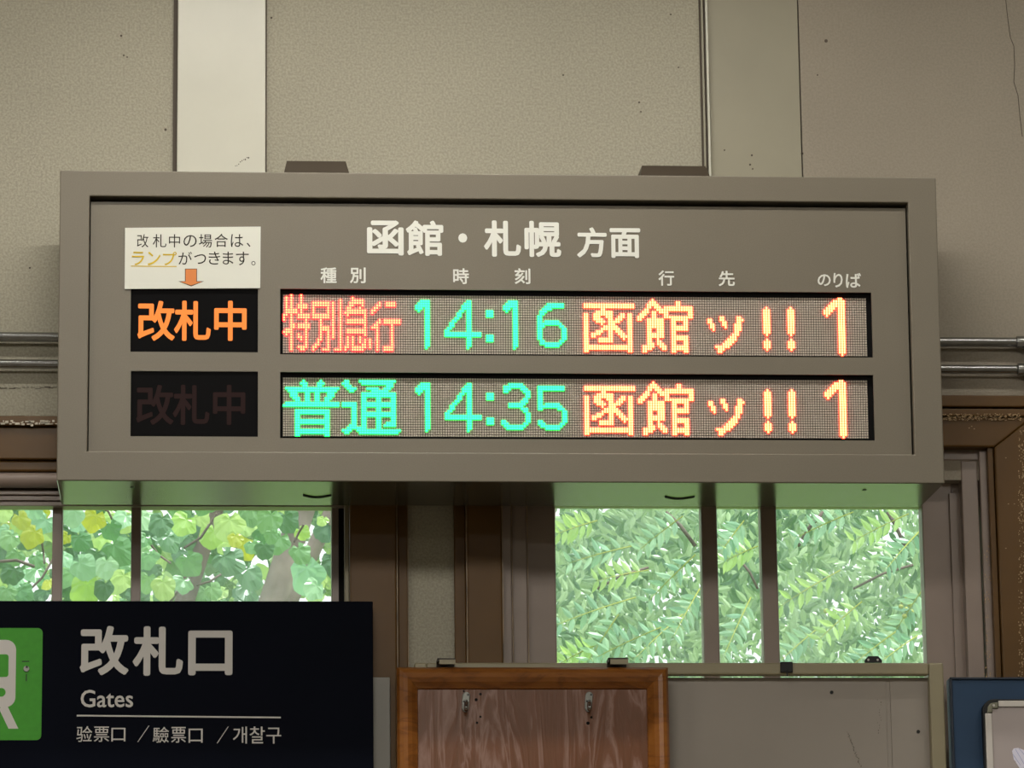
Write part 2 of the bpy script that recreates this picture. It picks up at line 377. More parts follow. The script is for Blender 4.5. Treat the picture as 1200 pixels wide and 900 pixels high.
# left window: head pieces (visible left of the board)
zt1 = Z(593, 30, SY)                          # top of glass
g1r = X(388.5, 650, SY); g1l = w1x0+.03
wpart(win1, 'sash_rail', w1x0, w1x1, SY, SY+.035, zt1, wz1, M['mauve'])
for a, b in ((61, 73), (153.5, 165), (-50, -38), (-150, -138)):
    wpart(win1, 'mullion', X(a, 650, SY), X(b, 650, SY), SY, SY+.035, wz0, zt1, M['mauve'])
wpart(win1, 'sash_stile', g1r, X(398, 650, SY), SY, SY+.035, wz0, zt1, M['mauve'])
wpart(win1, 'sash_stile', w1x0, g1l, SY, SY+.035, wz0, zt1, M['mauve'])
wpart(win1, 'frame_groove', X(397, 650, W+.02), w1x1, W+.024, W+.06, wz0, wz1, M['blackmatte'], 0)
wpart(win1, 'frame_bead', X(403.5, 650), X(409, 650), W-.006, W+.022, wz0, wz1, M['beige'])
wpart(win1, 'glass_pane', w1x0+.01, g1r+.004, GY, GY+.004, wz0, zt1+.004, M['glass'], 0)
wpart(win1, 'gasket_strip', w1x0, X(398, 650, SY), SY-.003, SY+.002, zt1-.0015, zt1+.0035, M['blackmatte'], 0)
# casing right of window 1
wpart(win1, 'casing_board', X(409), X(464), W-.028, W+.0, wz0-.1, Z(500, 30), M['brown'], .003, 'brown gloss painted casing')
wpart(win1, 'casing_board', X(466), X(477.5), W-.012, W+.0, wz0-.1, Z(500, 30), M['brown'], .002)
wpart(win1, 'casing_board', w1x0-.08, w1x0-.003, W-.028, W, wz0-.1, Z(500, 30), M['brown'], .003)
# head casing of window 1
zA, zB, zC, zD, zE = Z(494, 30), Z(506, 30), Z(543, 30), Z(556, 30), Z(574, 30)
wpart(win1, 'casing_board', w1x0-.08, X(464), W-.035, W, zC, zB, M['brown'], .002, 'brown head casing')
wpart(win1, 'casing_cap', w1x0-.08, X(478), W-.045, W, zB+.0015, zA, M['brown'], .002)
ch = MB()
for i in range(130):
    px = random.uniform(-150, 120); q = at(px, random.uniform(494, 499.5) , W-.046)
    ch.box(q.x, q.x+random.uniform(.002, .01), W-.0465, W-.044, q.z, q.z+random.uniform(.001, .004))
props(ch.build('paint_chip', mat('bare_white_chip', (224, 214, 196), .7), win1), kind='stuff')
wpart(win1, 'casing_bead', w1x0, w1x1, W-.026, W, zD, zC-.001, M['brown'], .003)
props(MB().tube([(w1x0, W-.016, (zD+zE)/2), (w1x1, W-.016, (zD+zE)/2)], (zD-zE)/2, 14).build('head_rail', M['mauve'], win1, smooth=True), 'rounded mauve head rail')
for k in range(3):
    a = 575+k*6
    wpart(win1, 'groove_bead', w1x0, w1x1, W-.004+k*.004, W+.02, Z(a+5.2, 30), Z(a, 30), M['mauve'], .001)

# window 2 ---------------------------------------------------------
g2l, g2r = X(651, 690, SY), X(1083, 690, SY)
zt2 = Z(592, 860, SY)
SY2 = SY
wpart(win2, 'sash_rail', w2x0, w2x1, SY2, SY2+.035, zt2, wz1, M['mauve'])
for a, b in ((823.5, 842), (893.5, 912)):
    wpart(win2, 'mullion', X(a, 690, SY), X(b, 690, SY), SY2, SY2+.035, wz0, zt2, M['mauve'], .002)
wpart(win2, 'sash_stile', X(619, 690), g2l, SY2-.012, SY2+.035, wz0, wz1, M['mauve'], .002)
wpart(win2, 'frame_bead', X(600.5, 690), X(618.4, 690), W+.004, W+.05, wz0, wz1, M['mauve'], .002)
wpart(win2, 'frame_bead', X(587.5, 690), X(599.6, 690), W-.006, W+.05, wz0, wz1, M['mauve'], .002)
wpart(win2, 'casing_board', X(532, 690), X(545.5, 690), W-.012, W, wz0-.1, Z(482, 1150), M['brown'], .002)
wpart(win2, 'casing_board', X(546.5, 690), X(587.5, 690), W-.028, W, wz0-.1, Z(493, 1150), M['brown'], .003, 'brown gloss painted casing')
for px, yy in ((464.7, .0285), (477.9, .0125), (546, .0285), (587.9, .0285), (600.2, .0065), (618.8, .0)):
    wpart(win2, 'edge_highlight', X(px-.5, 690), X(px+.5, 690), W-yy, W+.002, wz0-.1, wz1, M['edge'], 0)  # thin pale strips paint bevel highlights along the casing edges
# right jamb: stepped mauve mouldings
wpart(win2, 'sash_stile', g2r, X(1119, 690, SY), SY2-.004, SY2+.035, wz0, wz1, M['mauve'], .002)
b = MB(); x0, x1 = X(1119, 690), X(1132, 690)
b.prism([(x0, wz0), (x1, wz0), (x1, wz1-.02), (x0, wz1-.02)], W+.02, W+.06)
b.build('frame_bevel', M['mauve'], win2)
wpart(win2, 'frame_bead', X(1131, 690), X(1150.5, 690), W-.002, W+.05, wz0, Z(540, 1140), M['mauve'], .002)
wpart(win2, 'frame_bead', X(1152, 690), X(1161, 690), W-.010, W+.03, wz0, Z(529, 1140), M['mauve'], .002)
# top of right jamb
wpart(win2, 'frame_bead', X(1050, 530), X(1152, 530), W-.002, W+.05, Z(540, 1140)+.0006, Z(529, 1140), M['mauve'], .002)
wpart(win2, 'frame_bead', X(1050, 530), X(1132, 530), W+.012, W+.05, Z(552, 1120), Z(540, 1120), M['mauve'], .002)
# mitred brown casing, head and right leg
zo, zi, xi, xo = Z(493, 1150), Z(528, 1150), X(1162, 540), X(1206, 480)
MB().prism([(w2x0-.1, zi), (xi, zi), (xo, zo), (w2x0-.1, zo)], W-.03, W-.0005).build('casing_board', M['brown'], win2, .003)
MB().prism([(xi, wz0-.1), (xo, wz0-.1), (xo, zo), (xi, zi-.001)], W-.03, W-.0005).build('casing_board', M['brown'], win2, .003)
wpart(win2, 'casing_shadow_bead', X(1155.5, 560), X(1162, 560), W-.022, W, wz0, zi, M['brown'], .001)
# outer moulding with flaking edge, cap above
wpart(win2, 'casing_cap', w2x0-.1, X(1240, 480), W-.036, W, Z(482, 1150), Z(468.5, 1150), M['brown'], .002)
wpart(win2, 'casing_moulding', w2x0-.1, X(1206, 480), W-.034, W, zo+.0005, Z(484, 1150), M['brown'], .002)
wpart(win2, 'casing_moulding', xo+.0005, xo+.02, W-.034, W, wz0-.1, Z(484, 1150), M['brown'], .002)
fl = MB()
for i in range(420):
    px = random.uniform(1060, 1196); q = at(px, random.uniform(485, 493), W-.0345); s_ = random.uniform(.0005, .0016)
    fl.box(q.x, q.x+s_*1.6, W-.0352, W-.0335, q.z, q.z+s_)
for i in range(260):
    py = random.uniform(505, 800); q = at(random.uniform(1193, 1200), py, W-.0305); s_ = random.uniform(.0005, .0018)
    fl.box(q.x, q.x+s_, W-.0312, W-.0295, q.z, q.z+s_*1.5)
for i in range(60):
    py = random.uniform(640, 795); q = at(random.uniform(1153, 1161), py, W-.0105); s_ = random.uniform(.0006, .0016)
    fl.box(q.x, q.x+s_, W-.0108, W-.0095, q.z, q.z+s_*1.8)
for px, py in ((1135, 502), (1138, 500), (1141, 503), (1178, 537), (1178, 643), (1188, 591), (1181, 591)):
    q = at(px, py, W-.03); fl.box(q.x, q.x+.002, W-.0308, W-.0295, q.z, q.z+.0012)
props(fl.build('paint_chip', mat('bare_chip_tan', (188, 158, 118), .7), win2), kind='stuff')
wpart(win2, 'glass_pane', g2l-.004, g2r+.004, GY, GY+.004, wz0, zt2+.004, M['glass'], 0)
wpart(win2, 'sill_rail', w2x0, w2x1, SY2, SY2+.035, wz0, wz0+.03, M['mauve'])
wpart(win1, 'sill_rail', w1x0, w1x1, SY, SY+.035, wz0, wz0+.03, M['mauve'])
# thin ledge bands under the conduits on the right
MB().box(X(1000, 464), room_x1, W-.004, W, Z(468, 1150), Z(459, 1150)).build('plaster_ledge', M['wall_pink'], back, .001)

# ================================================================== DEPARTURE BOARD
TILT = .0409
k = S
O = Vector((-.0349*k, S, 1.55+.2131*k)); BW = (.1789+.0349)*k; BH = (.2892-.2131)*k; BD = .0353*k
board = props(empty('departure_board', O, (TILT, 0, 0)), 'wide bronze-grey station departure board with two rows of lit diode text', 'information board')
Rm = Matrix.Rotation(TILT, 3, 'X')
def LB(px, py, d):                          # pixel -> local (x,z) on board plane at depth d
    n = Rm @ Vector((0, 1, 0)); p0 = O + n*d; r = ray(px, py)
    t = (p0-CAM).dot(n)/r.dot(n); q = Rm.transposed() @ (CAM+r*t-O); return q.x, q.z
def LR(px0, py0, px1, py1, d):
    pm = (py0+py1)/2; xm = (px0+px1)/2
    return LB(px0, pm, d)[0], LB(px1, pm, d)[0], LB(xm, py1, d)[1], LB(xm, py0, d)[1]
RD = .010                                    # recess of the face panel
ix0 = LB(103.5, 380, 0)[0]; ix1 = LB(1068, 380, 0)[0]; iz1 = LB(580, 238-4.5, 0)[1]; iz0 = LB(580, 530.5, 0)[1]
h = MB()
def ring(x0, x1, z0, z1, y): return [(x0, y, z0), (x1, y, z0), (x1, y, z1), (x0, y, z1)]
h.v = ring(0, BW, 0, BH, 0)+ring(ix0, ix1, iz0, iz1, 0)+ring(ix0, ix1, iz0, iz1, RD+.03)+ring(0, BW, 0, BH, BD)
for i in range(4):
    j = (i+1) % 4
    h.f += [[i, j, 4+j, 4+i], [4+i, 4+j, 8+j, 8+i], [i, 12+i, 12+j, j]]
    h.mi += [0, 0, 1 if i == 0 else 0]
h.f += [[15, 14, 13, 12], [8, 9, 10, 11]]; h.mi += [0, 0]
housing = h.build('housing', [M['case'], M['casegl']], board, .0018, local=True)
# face panel with four cut-outs
LEDP = [dict(o=(328.3, 340.5, 1022, 417.0)), dict(o=(328.3, 437.6, 1024.2, 514.8))]
LAMPP = [(153, 338, 302.3, 412.5), (153, 435, 302.3, 511.5)]
holes = [LR(*q['o'], RD) for q in LEDP]+[LR(*q, RD) for q in LAMPP]
xs = sorted({ix0+.0022, LB(1064.5, 380, RD)[0]}|{v for q in holes for v in q[:2]}); zs = sorted({iz0+.0005, LB(580, 240.3, RD)[1]}|{v for q in holes for v in q[2:]})
fp = MB(); vi = {}
def V(i, j, y):
    key = (i, j, y)
    if key not in vi: vi[key] = len(fp.v); fp.v.append((xs[i], y, zs[j]))
    return vi[key]
def solid(i, j):
    if not (0 <= i < len(xs)-1 and 0 <= j < len(zs)-1): return False
    cx = (xs[i]+xs[i+1])/2; cz = (zs[j]+zs[j+1])/2
    return not any(a < cx < b and c < cz < d for a, b, c, d in holes)
ya, yb = RD, RD+.003
for i in range(len(xs)-1):
    for j in range(len(zs)-1):
        if not solid(i, j): continue
        fp.f.append([V(i, j, ya), V(i+1, j, ya), V(i+1, j+1, ya), V(i, j+1, ya)]); fp.f.append([V(i, j+1, yb), V(i+1, j+1, yb), V(i+1, j, yb), V(i, j, yb)])
        for (di, dj, a, b_) in ((-1, 0, (i, j), (i, j+1)), (1, 0, (i+1, j+1), (i+1, j)), (0, -1, (i+1, j), (i, j)), (0, 1, (i, j+1), (i+1, j+1))):
            if not solid(i+di, j+dj): fp.f.append([V(*a, ya), V(*b_, ya), V(*b_, yb), V(*a, yb)])
fp.mi = [0]*len(fp.f)
face = fp.build('face_panel', M['case'], board, 0, local=True)
# thin bright rim along the lower and left inner edge
# lamp windows
for n_, q in enumerate(LAMPP):
    a, b_, c, d = LR(*q, RD)
    lw = MB().box(a+.0002, b_-.0002, RD+.0031, RD+.0065, c+.0002, d-.0002).build('lamp_window', M['lampwin'], board, local=True)
    t = MB(); ty = 356 if n_ == 0 else 455
    sets = [('改', 161, 205), ('札', 204, 247), ('中', 251, 289)]
    for s_, p0, p1 in sets:
        y0_, y1_ = (352.5, 399.5) if n_ == 0 else (451, 498)
        if s_ == '中': pass
        x0, x1, z0, z1 = LR(p0-(1.5 if n_ else 0), y0_, p1-(1.5 if n_ else 0), y1_, RD+.003)
        text_into(t, s_, x0, x1, z0, z1, RD+.003, .022, .0003)
    to = t.build('lamp_character', M['e_lamp'] if n_ == 0 else M['lampoff'], lw, local=True)
    to['label'] = 'glowing orange characters' if n_ == 0 else 'dark unlit characters'
    lw['label'] = 'black lamp window, characters lit orange' if n_ == 0 else 'black lamp window, characters unlit'
# title lettering
def board_text(name, items, bold, label=None, d=RD):
    for s_, a in items:
        t = MB(); x0, x1, z0, z1 = LR(*a, d); text_into(t, s_, x0, x1, z0, z1, d, bold, .0007)
        t.build(name, M['white'], board, local=True)
title = [('函', (430, 258.5, 473, 299.5)), ('館', (475.5, 258.5, 519.5, 300)), ('・', (537, 273.5, 547.5, 284.5)), ('札', (567, 258.5, 610.5, 301)), ('幌', (614.5, 259, 657.5, 301.5)), ('方', (676, 266.5, 711, 302)), ('面', (714.5, 267.5, 750.5, 302.5))]
board_text('title_lettering', title, .028, 'large white destination title')
heads = [('種', (375.5, 313.5, 394.5, 332)), ('別', (410, 313.5, 428.5, 332)), ('時', (531, 314.5, 549.5, 333)), ('刻', (603, 314.5, 621.5, 333)), ('行', (771.5, 317, 790, 335)), ('先', (842, 317.5, 861, 335.5)), ('の', (958, 321.5, 973.5, 335.5)), ('り', (976.5, 320, 987.5, 337)), ('ば', (991, 320, 1009, 337.5))]
board_text('heading_lettering', heads, .02, 'small white column headings')

# --- diode bitmaps (24 rows, 240 columns), drawn stroke by stroke
def newbm(): return {}
def rc(bm, col, c0, r0, c1, r1):
    for c in range(int(c0), int(c1)+1):
        for r in range(int(r0), int(r1)+1): bm[(c, r)] = col
def rows(bm, col, d):
    for r, segs in d.items():
        for s_ in segs:
            if isinstance(s_, int): bm[(s_, r)] = col
            else:
                for c in range(s_[0], s_[1]+1): bm[(c, r)] = col
B1, B2 = newbm(), newbm()
R = 'r'
for q in ((1, 1, 1, 6), (3, 0, 3, 22), (2, 6, 5, 7), (7, 0, 7, 7), (6, 4, 9, 5), (6, 8, 10, 9), (9, 9, 9, 21), (6, 12, 10, 13), (6, 21, 8, 21), (7, 22, 8, 22),
          (12, 3, 18, 4), (12, 8, 18, 9), (12, 3, 12, 9), (18, 3, 18, 9), (15, 10, 15, 18), (15, 13, 18, 14), (18, 13, 18, 22), (16, 22, 18, 22), (20, 3, 20, 17), (23, 2, 23, 22), (21, 22, 23, 22),
          (33, 6, 33, 16), (26, 10, 33, 11), (26, 14, 33, 15), (26, 17, 26, 21), (28, 17, 28, 20), (28, 21, 32, 22), (31, 17, 31, 19), (33, 18, 33, 21), (35, 18, 35, 21), (26, 5, 26, 8),
          (42, 3, 45, 4), (41, 10, 47, 11), (44, 12, 44, 22), (41, 21, 44, 22), (38, 12, 38, 22)):
    rc(B1, R, *q)
rows(B1, R, {7: [1], 8: [0, 1], 9: [0], 10: [0], 12: [4], 13: [3, 4], 14: [1, 2, 3], 15: [(0, 3)], 16: [1]})
for c, r in ((6, 16), (6, 17), (7, 17), (7, 18), (14, 18), (14, 19), (14, 20), (13, 20), (13, 21), (12, 21), (12, 22), (28, 1), (25, 21), (25, 22), (32, 20), (39, 3), (39, 4), (38, 4), (38, 5), (37, 5), (37, 6), (36, 6), (36, 7), (39, 10), (39, 11), (38, 11), (37, 12), (36, 13), (37, 13)): B1[(c, r)] = R
rows(B1, R, {2: [(28, 32)], 3: [(27, 32)], 4: [27, 28, 32], 5: [27, 31], 6: [27, (28, 33)], 7: [(25, 33)]})
G = 'g'
rows(B2, G, {1: [8, 15], 2: [(7, 9), (14, 16)], 3: [(8, 9), (14, 15)], 4: [(1, 22)], 5: [(2, 21)], 6: [(3, 5), 9, 10, 13, 14, (18, 20)], 7: [(3, 5), 9, 10, 13, 14, (18, 20)], 8: [(4, 6), 9, 10, 13, 14, (17, 19)], 9: [(5, 6), 9, 10, 13, 14, (17, 18)], 10: [(1, 22)], 11: [(0, 22)]})
for q in ((5, 13, 18, 14), (5, 17, 18, 18), (5, 21, 18, 22), (5, 13, 6, 23), (17, 13, 18, 23)): rc(B2, G, *q)
rows(B2, G, {1: [25, 26, (31, 45)], 2: [(24, 26), (32, 44)], 3: [(25, 27), (42, 44)], 4: [(26, 29), (34, 38), (41, 43)], 5: [(27, 28), (36, 42)], 10: [(24, 29)], 11: [(24, 29)], 19: [(27, 29)], 20: [(26, 31)], 21: [(24, 27), (30, 47)], 22: [(25, 26), (31, 46)]})
for q in ((28, 10, 29, 19), (32, 6, 45, 7), (32, 6, 33, 20), (38, 6, 39, 20), (44, 6, 45, 19), (32, 10, 45, 11), (32, 14, 45, 15), (42, 18, 45, 19), (41, 19, 44, 19)): rc(B2, G, *q)
def one(bm, o):
    rc(bm, G, o+58, 2, o+59, 20); rows(bm, G, {2: [(o+56, o+59)], 3: [(o+55, o+59)], 4: [(o+54, o+57)], 5: [(o+54, o+56)], 6: [o+55], 21: [o+58]})
def four(bm, o):
    rc(bm, G, o+75, 3, o+76, 20); rc(bm, G, o+66, 15, o+80, 16); rows(bm, G, {2: [o+75, o+76], 21: [o+75]})
    for r, c in zip(range(3, 15), (74, 73, 73, 72, 71, 71, 70, 69, 68, 68, 67, 66)): rows(bm, G, {r: [(o+c, o+c+1)]})
def colon(bm):
    rc(bm, G, 83, 6, 85, 8); rc(bm, G, 83, 16, 85, 18)
for bm in (B1, B2): one(bm, 0); four(bm, 0); colon(bm)
one(B1, 36)
rows(B1, G, {3: [(108, 114)], 4: [(107, 114)], 5: [(106, 109)], 6: [(105, 107)], 7: [(105, 106)], 8: [(104, 105)], 9: [(104, 105)], 10: [(104, 105), (107, 112)], 11: [(104, 113)], 12: [(104, 106), (113, 114)], 13: [(104, 105), (114, 115)], 14: [(104, 105), (114, 115)], 15: [(104, 105), (114, 115)], 16: [(104, 105), (114, 115)], 17: [(104, 105), (114, 115)], 18: [(105, 106), (113, 114)], 19: [(105, 113)], 20: [(107, 112)]})
rows(B2, G, {2: [(92, 97)], 3: [(90, 98)], 4: [(90, 92), (97, 99)], 5: [(90, 91), (98, 100)], 6: [(99, 100)], 7: [(99, 100)], 8: [(98, 99)], 9: [(97, 99)], 10: [(92, 98)], 11: [(92, 97)], 12: [(97, 99)], 13: [(98, 99)], 14: [(99, 100)], 15: [(99, 100)], 16: [(99, 100)], 17: [(89, 90), (99, 100)], 18: [(89, 91), (98, 99)], 19: [(90, 98)], 20: [(91, 97)]})
rows(B2, G, {3: [(104, 114)], 4: [(104, 114)], 10: [(107, 112)], 11: [(104, 113)], 12: [(104, 105), (112, 114)], 13: [(114, 115)], 14: [(114, 115)], 15: [(114, 115)], 16: [(114, 115)], 17: [(104, 105), (114, 115)], 18: [(104, 106), (113, 114)], 19: [(105, 113)], 20: [(107, 112)]})
rc(B2, G, 104, 5, 105, 10)
A_ = 'o'
def shift(d, o): return {r: [(s_+o if isinstance(s_, int) else (s_[0]+o, s_[1]+o)) for s_ in v] for r, v in d.items()}
for bm in (B1, B2):
    for q in ((123, 3, 143, 4), (123, 7, 124, 22), (141, 7, 142, 22), (123, 20, 142, 21), (128, 6, 134, 7), (133, 6, 134, 18), (129, 17, 134, 18), (130, 5, 131, 5)): rc(bm, A_, *q)
    rows(bm, A_, shift({7: [126, (130, 131)], 8: [(126, 128), 131], 9: [(126, 129)], 10: [(127, 130)], 11: [129], 12: [(130, 131)], 13: [(129, 131)], 14: [(127, 129)], 15: [(125, 128)], 16: [(125, 126)]}, 1))
    rows(bm, A_, {7: [138, 139], 8: [(137, 139)], 9: [(136, 138)], 10: [(135, 137)], 11: [135], 12: [(135, 136)], 13: [(135, 137)], 14: [(136, 138)], 15: [(137, 139)], 16: [(138, 140)], 17: [139]})
    k1 = {1: [149], 2: [(148, 150)], 3: [(147, 151)], 4: [(147, 148), (150, 152)], 5: [(146, 147), (151, 153)], 6: [(145, 147), (149, 150), (152, 154)], 7: [(144, 146), (149, 150), 154], 8: [(143, 145), (149, 150), 154], 9: [(143, 144), (147, 153)],
          10: [(147, 153)], 11: [(147, 148), (151, 153)], 12: [(147, 153)], 13: [(147, 148), (151, 153)], 14: [(147, 148), (151, 153)], 15: [(147, 153)], 16: [(147, 153)], 17: [(147, 148), 151], 18: [(147, 148), (151, 152)], 19: [(147, 149), (151, 153)], 20: [(145, 149), (152, 154)], 21: [(145, 148), (153, 154)], 22: [(145, 146)]}
    k1[11] = [(147, 153)]
    rows(bm, A_, shift(k1, 2))
    k2 = {2: [(159, 160)], 3: [(159, 160)], 4: [(154, 165)], 5: [(154, 165)], 6: [(154, 155), (164, 165)], 7: [(154, 155), (164, 165)], 8: [(154, 165)], 9: [(157, 163)], 10: [(157, 158), (162, 163)], 11: [(157, 158), (162, 163)], 12: [(157, 163)], 13: [(157, 163)], 14: [(157, 158)], 15: [(157, 158)], 16: [(157, 163)], 17: [(157, 163)], 18: [(157, 158), (162, 163)], 19: [(157, 158), (162, 163)], 20: [(157, 163)], 21: [(157, 163)], 22: [(157, 158), (162, 163)]}
    rows(bm, A_, shift(k2, 2))
    tsu = {8: [(177, 178), (184, 185)], 9: [(172, 173), (177, 178), (184, 186)], 10: [(172, 173), (178, 179), (184, 185)], 11: [(173, 174), (178, 179), (183, 185)], 12: [(173, 174), 179, (183, 185)], 13: [174, (183, 185)], 14: [(183, 184)], 15: [(182, 184)], 16: [(181, 183)], 17: [(180, 183)], 18: [(179, 182)], 19: [(178, 181)], 20: [(175, 180)], 21: [(176, 178)], 22: [(176, 177)]}
    rows(bm, A_, shift(tsu, 2))
    for c in (197, 207): rc(bm, A_, c, 5, c+2, 14); rc(bm, A_, c, 18, c+2, 20); rows(bm, A_, {4: [c+1], 15: [c+1], 17: [c+1], 21: [c+1]})
    rc(bm, A_, 228, 1, 230, 22); rows(bm, A_, {0: [(228, 229)], 1: [(226, 230)], 2: [(225, 229)], 3: [(224, 227)], 4: [(223, 226)], 5: [(222, 225)], 6: [(222, 224)], 7: [223], 23: [229]})
LD = RD+.0085
def pat(name, bm):
    return bm
COLS = {'r': ('r_core', 'r_rim', 'glowing red text dots'), 'g': ('g_core', 'g_rim', 'glowing green text dots'), 'o': ('o_core', 'o_rim', 'glowing amber text dots')}
for n_, (bm, gx) in enumerate(((B1, (331.3, 343.9+3.2, 1015.7, 413.0+2.9)), (B2, (331.3, 441.3+2.6, 1017.2, 511.0+1.8)))):
    a, b_, c, d = holes[n_]
    gx0, gx1, gz0, gz1 = LR(*gx, LD)
    mod = MB()
    # dark surround lining the cut-out
    mod.box(a-.002, b_+.002, LD+.0012, LD+.012, c-.002, d+.004)
    mod.box(a-.004, a-.0002, RD+.0032, LD+.001, c-.002, d+.004); mod.box(b_+.0002, b_+.004, RD+.0032, LD+.001, c-.002, d+.004)
    mod.box(a-.004, b_+.004, RD+.0032, LD+.001, d+.0002, d+.004); mod.box(a-.004, b_+.004, RD+.0032, LD+.001, c-.004, c-.0002)
    disp = mod.build('diode_display', M['blackmatte'], board, local=True)
    disp['label'] = 'upper diode row reading 特別急行 14:16 函館ッ!! 1' if n_ == 0 else 'lower diode row reading 普通 14:35 函館ッ!! 1'
    MB().box(gx0, gx1, LD+.0002, LD+.0012, gz0, gz1).build('module_back', M['ledback'], disp, local=True)
    cw = (gx1-gx0)/240; chh = (gz1-gz0)/24
    meshes = {'off': MB(), 'r': MB(), 'g': MB(), 'o': MB()}
    for cc in range(240):
        for rr in range(24):
            colr = bm.get((cc, rr), 'off'); mb = meshes[colr]
            x = gx0+(cc+.5)*cw; z = gz1-(rr+.5)*chh
            b0 = len(mb.v)
            if colr == 'off':
                hw, hh = cw*.41, chh*.41; y = LD-.0002
                mb.v += [(x-hw, LD+.0002, z-hh), (x+hw, LD+.0002, z-hh), (x+hw, LD+.0002, z+hh), (x-hw, LD+.0002, z+hh), (x-hw*.75, y-.0004, z-hh*.75), (x+hw*.75, y-.0004, z-hh*.75), (x+hw*.75, y-.0004, z+hh*.75), (x-hw*.75, y-.0004, z+hh*.75)]
                for q in ((0, 1, 5, 4), (1, 2, 6, 5), (2, 3, 7, 6), (3, 0, 4, 7), (4, 5, 6, 7)): mb.f.append([b0+i for i in q]); mb.mi.append(0)
            else:
                o1, o2 = .54, (.43 if colr == 'g' else .34)
                y = LD-.0002
                mb.v += [(x+sx*cw*o1, y, z+sz*chh*o1) for sx, sz in ((-1, -1), (1, -1), (1, 1), (-1, 1))]
                mb.v += [(x+sx*cw*o2, y-.0022, z+sz*chh*(.36 if colr == 'r' else .42)) for sx, sz in ((-1, -1), (1, -1), (1, 1), (-1, 1))]
                for q in ((0, 1, 5, 4), (1, 2, 6, 5), (2, 3, 7, 6), (3, 0, 4, 7)): mb.f.append([b0+i for i in q]); mb.mi.append(1)
                mb.f.append([b0+4, b0+5, b0+6, b0+7]); mb.mi.append(0)
    props(meshes['off'].build('unlit_diodes', M['dot'], disp, local=True), kind='stuff')
    for kk, (cm, rm, lb) in COLS.items():
        if meshes[kk].v:
            o = meshes[kk].build('lit_diodes', [M[cm], M[rm]], disp, local=True); props(o, lb, kind='stuff')
# slots and screws on the underside, top brackets
def US(px, py):                              # point on underside plane (local z=0): returns local x,y
    nz = Rm @ Vector((0, 0, 1)); r = ray(px, py); t = (O-CAM).dot(nz)/r.dot(nz); q = Rm.transposed() @ (CAM+r*t-O); return q.x, q.y
for p0, p1 in (((355, 580), (388, 581.5)), ((779, 582), (813, 583))):
    xa_, ya_ = US(*p0); xb_, yb_ = US(*p1); s_ = MB(); n = 10; rowv = []
    for i in range(n):
        t0, t1 = i/n, (i+1)/n; f0, f1 = .022*sin(pi*t0)-.012, .022*sin(pi*t1)-.012
        xa1 = xa_+(xb_-xa_)*t0; xb1 = xa_+(xb_-xa_)*t1; yy = (ya_+yb_)/2; th = .012
        b0 = len(s_.v)
        s_.v += [(xa1, yy+f0*1.0, -.0012), (xb1, yy+f1*1.0, -.0012), (xb1, yy+f1-th*-1, -.0012), (xa1, yy+f0+th, -.0012)]
        s_.v += [(v[0], v[1], .002) for v in s_.v[b0:b0+4]]
        for q in ((0, 1, 2, 3), (4, 7, 6, 5), (0, 4, 5, 1), (1, 5, 6, 2), (2, 6, 7, 3), (3, 7, 4, 0)): s_.f.append([b0+i_ for i_ in q]); s_.mi.append(0)
    s_.build('grip_slot', M['blackmatte'], board, local=True)
for px, py in ((155, 571), (1013, 574)):
    xx, yy = US(px, py); s_ = MB(); b0 = 0; n = 10
    s_.v = [(xx+.0035*cos(2*pi*i/n), yy+.006*sin(2*pi*i/n), -.0008) for i in range(n)]+[(xx+.0035*cos(2*pi*i/n), yy+.006*sin(2*pi*i/n), .001) for i in range(n)]
    s_.f = [list(range(n))]+[[i, (i+1) % n, n+(i+1) % n, n+i] for i in range(n)]; s_.mi = [0]*len(s_.f)
    s_.build('screw', M['black'], board, local=True)
for (p0, p1, py) in ((333, 408, 189), (749, 829, 194.5)):
    x0_ = LB(p0, py, .05)[0]; x1_ = LB(p1, py, .05)[0]; zz = LB((p0+p1)/2, py, .03)[1]
    s_ = MB(); g_ = .006
    s_.v = [(x0_-g_*.3, .02, BH), (x1_+g_*.3, .02, BH), (x1_+g_*.3, BD, BH), (x0_-g_*.3, BD, BH), (x0_+g_*.7, .045, zz+.004), (x1_-g_*.7, .045, zz+.004), (x1_-g_*.7, BD, zz+.004), (x0_+g_*.7, BD, zz+.004)]
    s_.f = [[3, 2, 1, 0], [4, 5, 6, 7], [0, 1, 5, 4], [1, 2, 6, 5], [2, 3, 7, 6], [3, 0, 4, 7]]; s_.mi = [0]*6
    s_.build('mounting_bracket', M['darkbrown'], board, local=True)
# rear mounting rails carry the board on the wall
for fx in (.25, .72):
    MB().box(BW*fx, BW*fx+.06, BD-.002, BD+.06, BH*.62, BH*.78).build('wall_mount', M['darkbrown'], board, local=True)

# paper notice stuck on the face panel
pz = props(empty('paper_notice', board.matrix_world @ Vector((0, 0, 0)) if False else O, (TILT, 0, 0)), 'small white paper notice with orange arrow, taped above the lit lamp window', 'notice')
PD = RD-.0022
pc = [LB(146.5, 267, PD), LB(305.5, 265.5, PD), LB(305, 337.5, PD), LB(146, 338.5, PD)]
MB().prism([pc[3], pc[2], pc[1], pc[0]], PD, PD+.0018).build('sheet', M['paper'], pz, local=True)
t = MB(); xs_ = [160.5+18.6*i for i in range(8)]
for ch_, (a, b_), (y0, y1) in zip('改札中の場合は、', [(160.5, 174), (179, 195), (198, 211), (215, 230.5), (233, 248.5), (251.5, 267), (270.5, 285), (289, 293.5)], [(275, 290)]*3+[(276, 289.5), (275, 290), (274.5, 289.5), (275, 289.5), (285, 289.5)]):
    t = text_into(t, ch_, *LR(a, y0-.5, b_, y1, PD), PD, -.002, .0003)
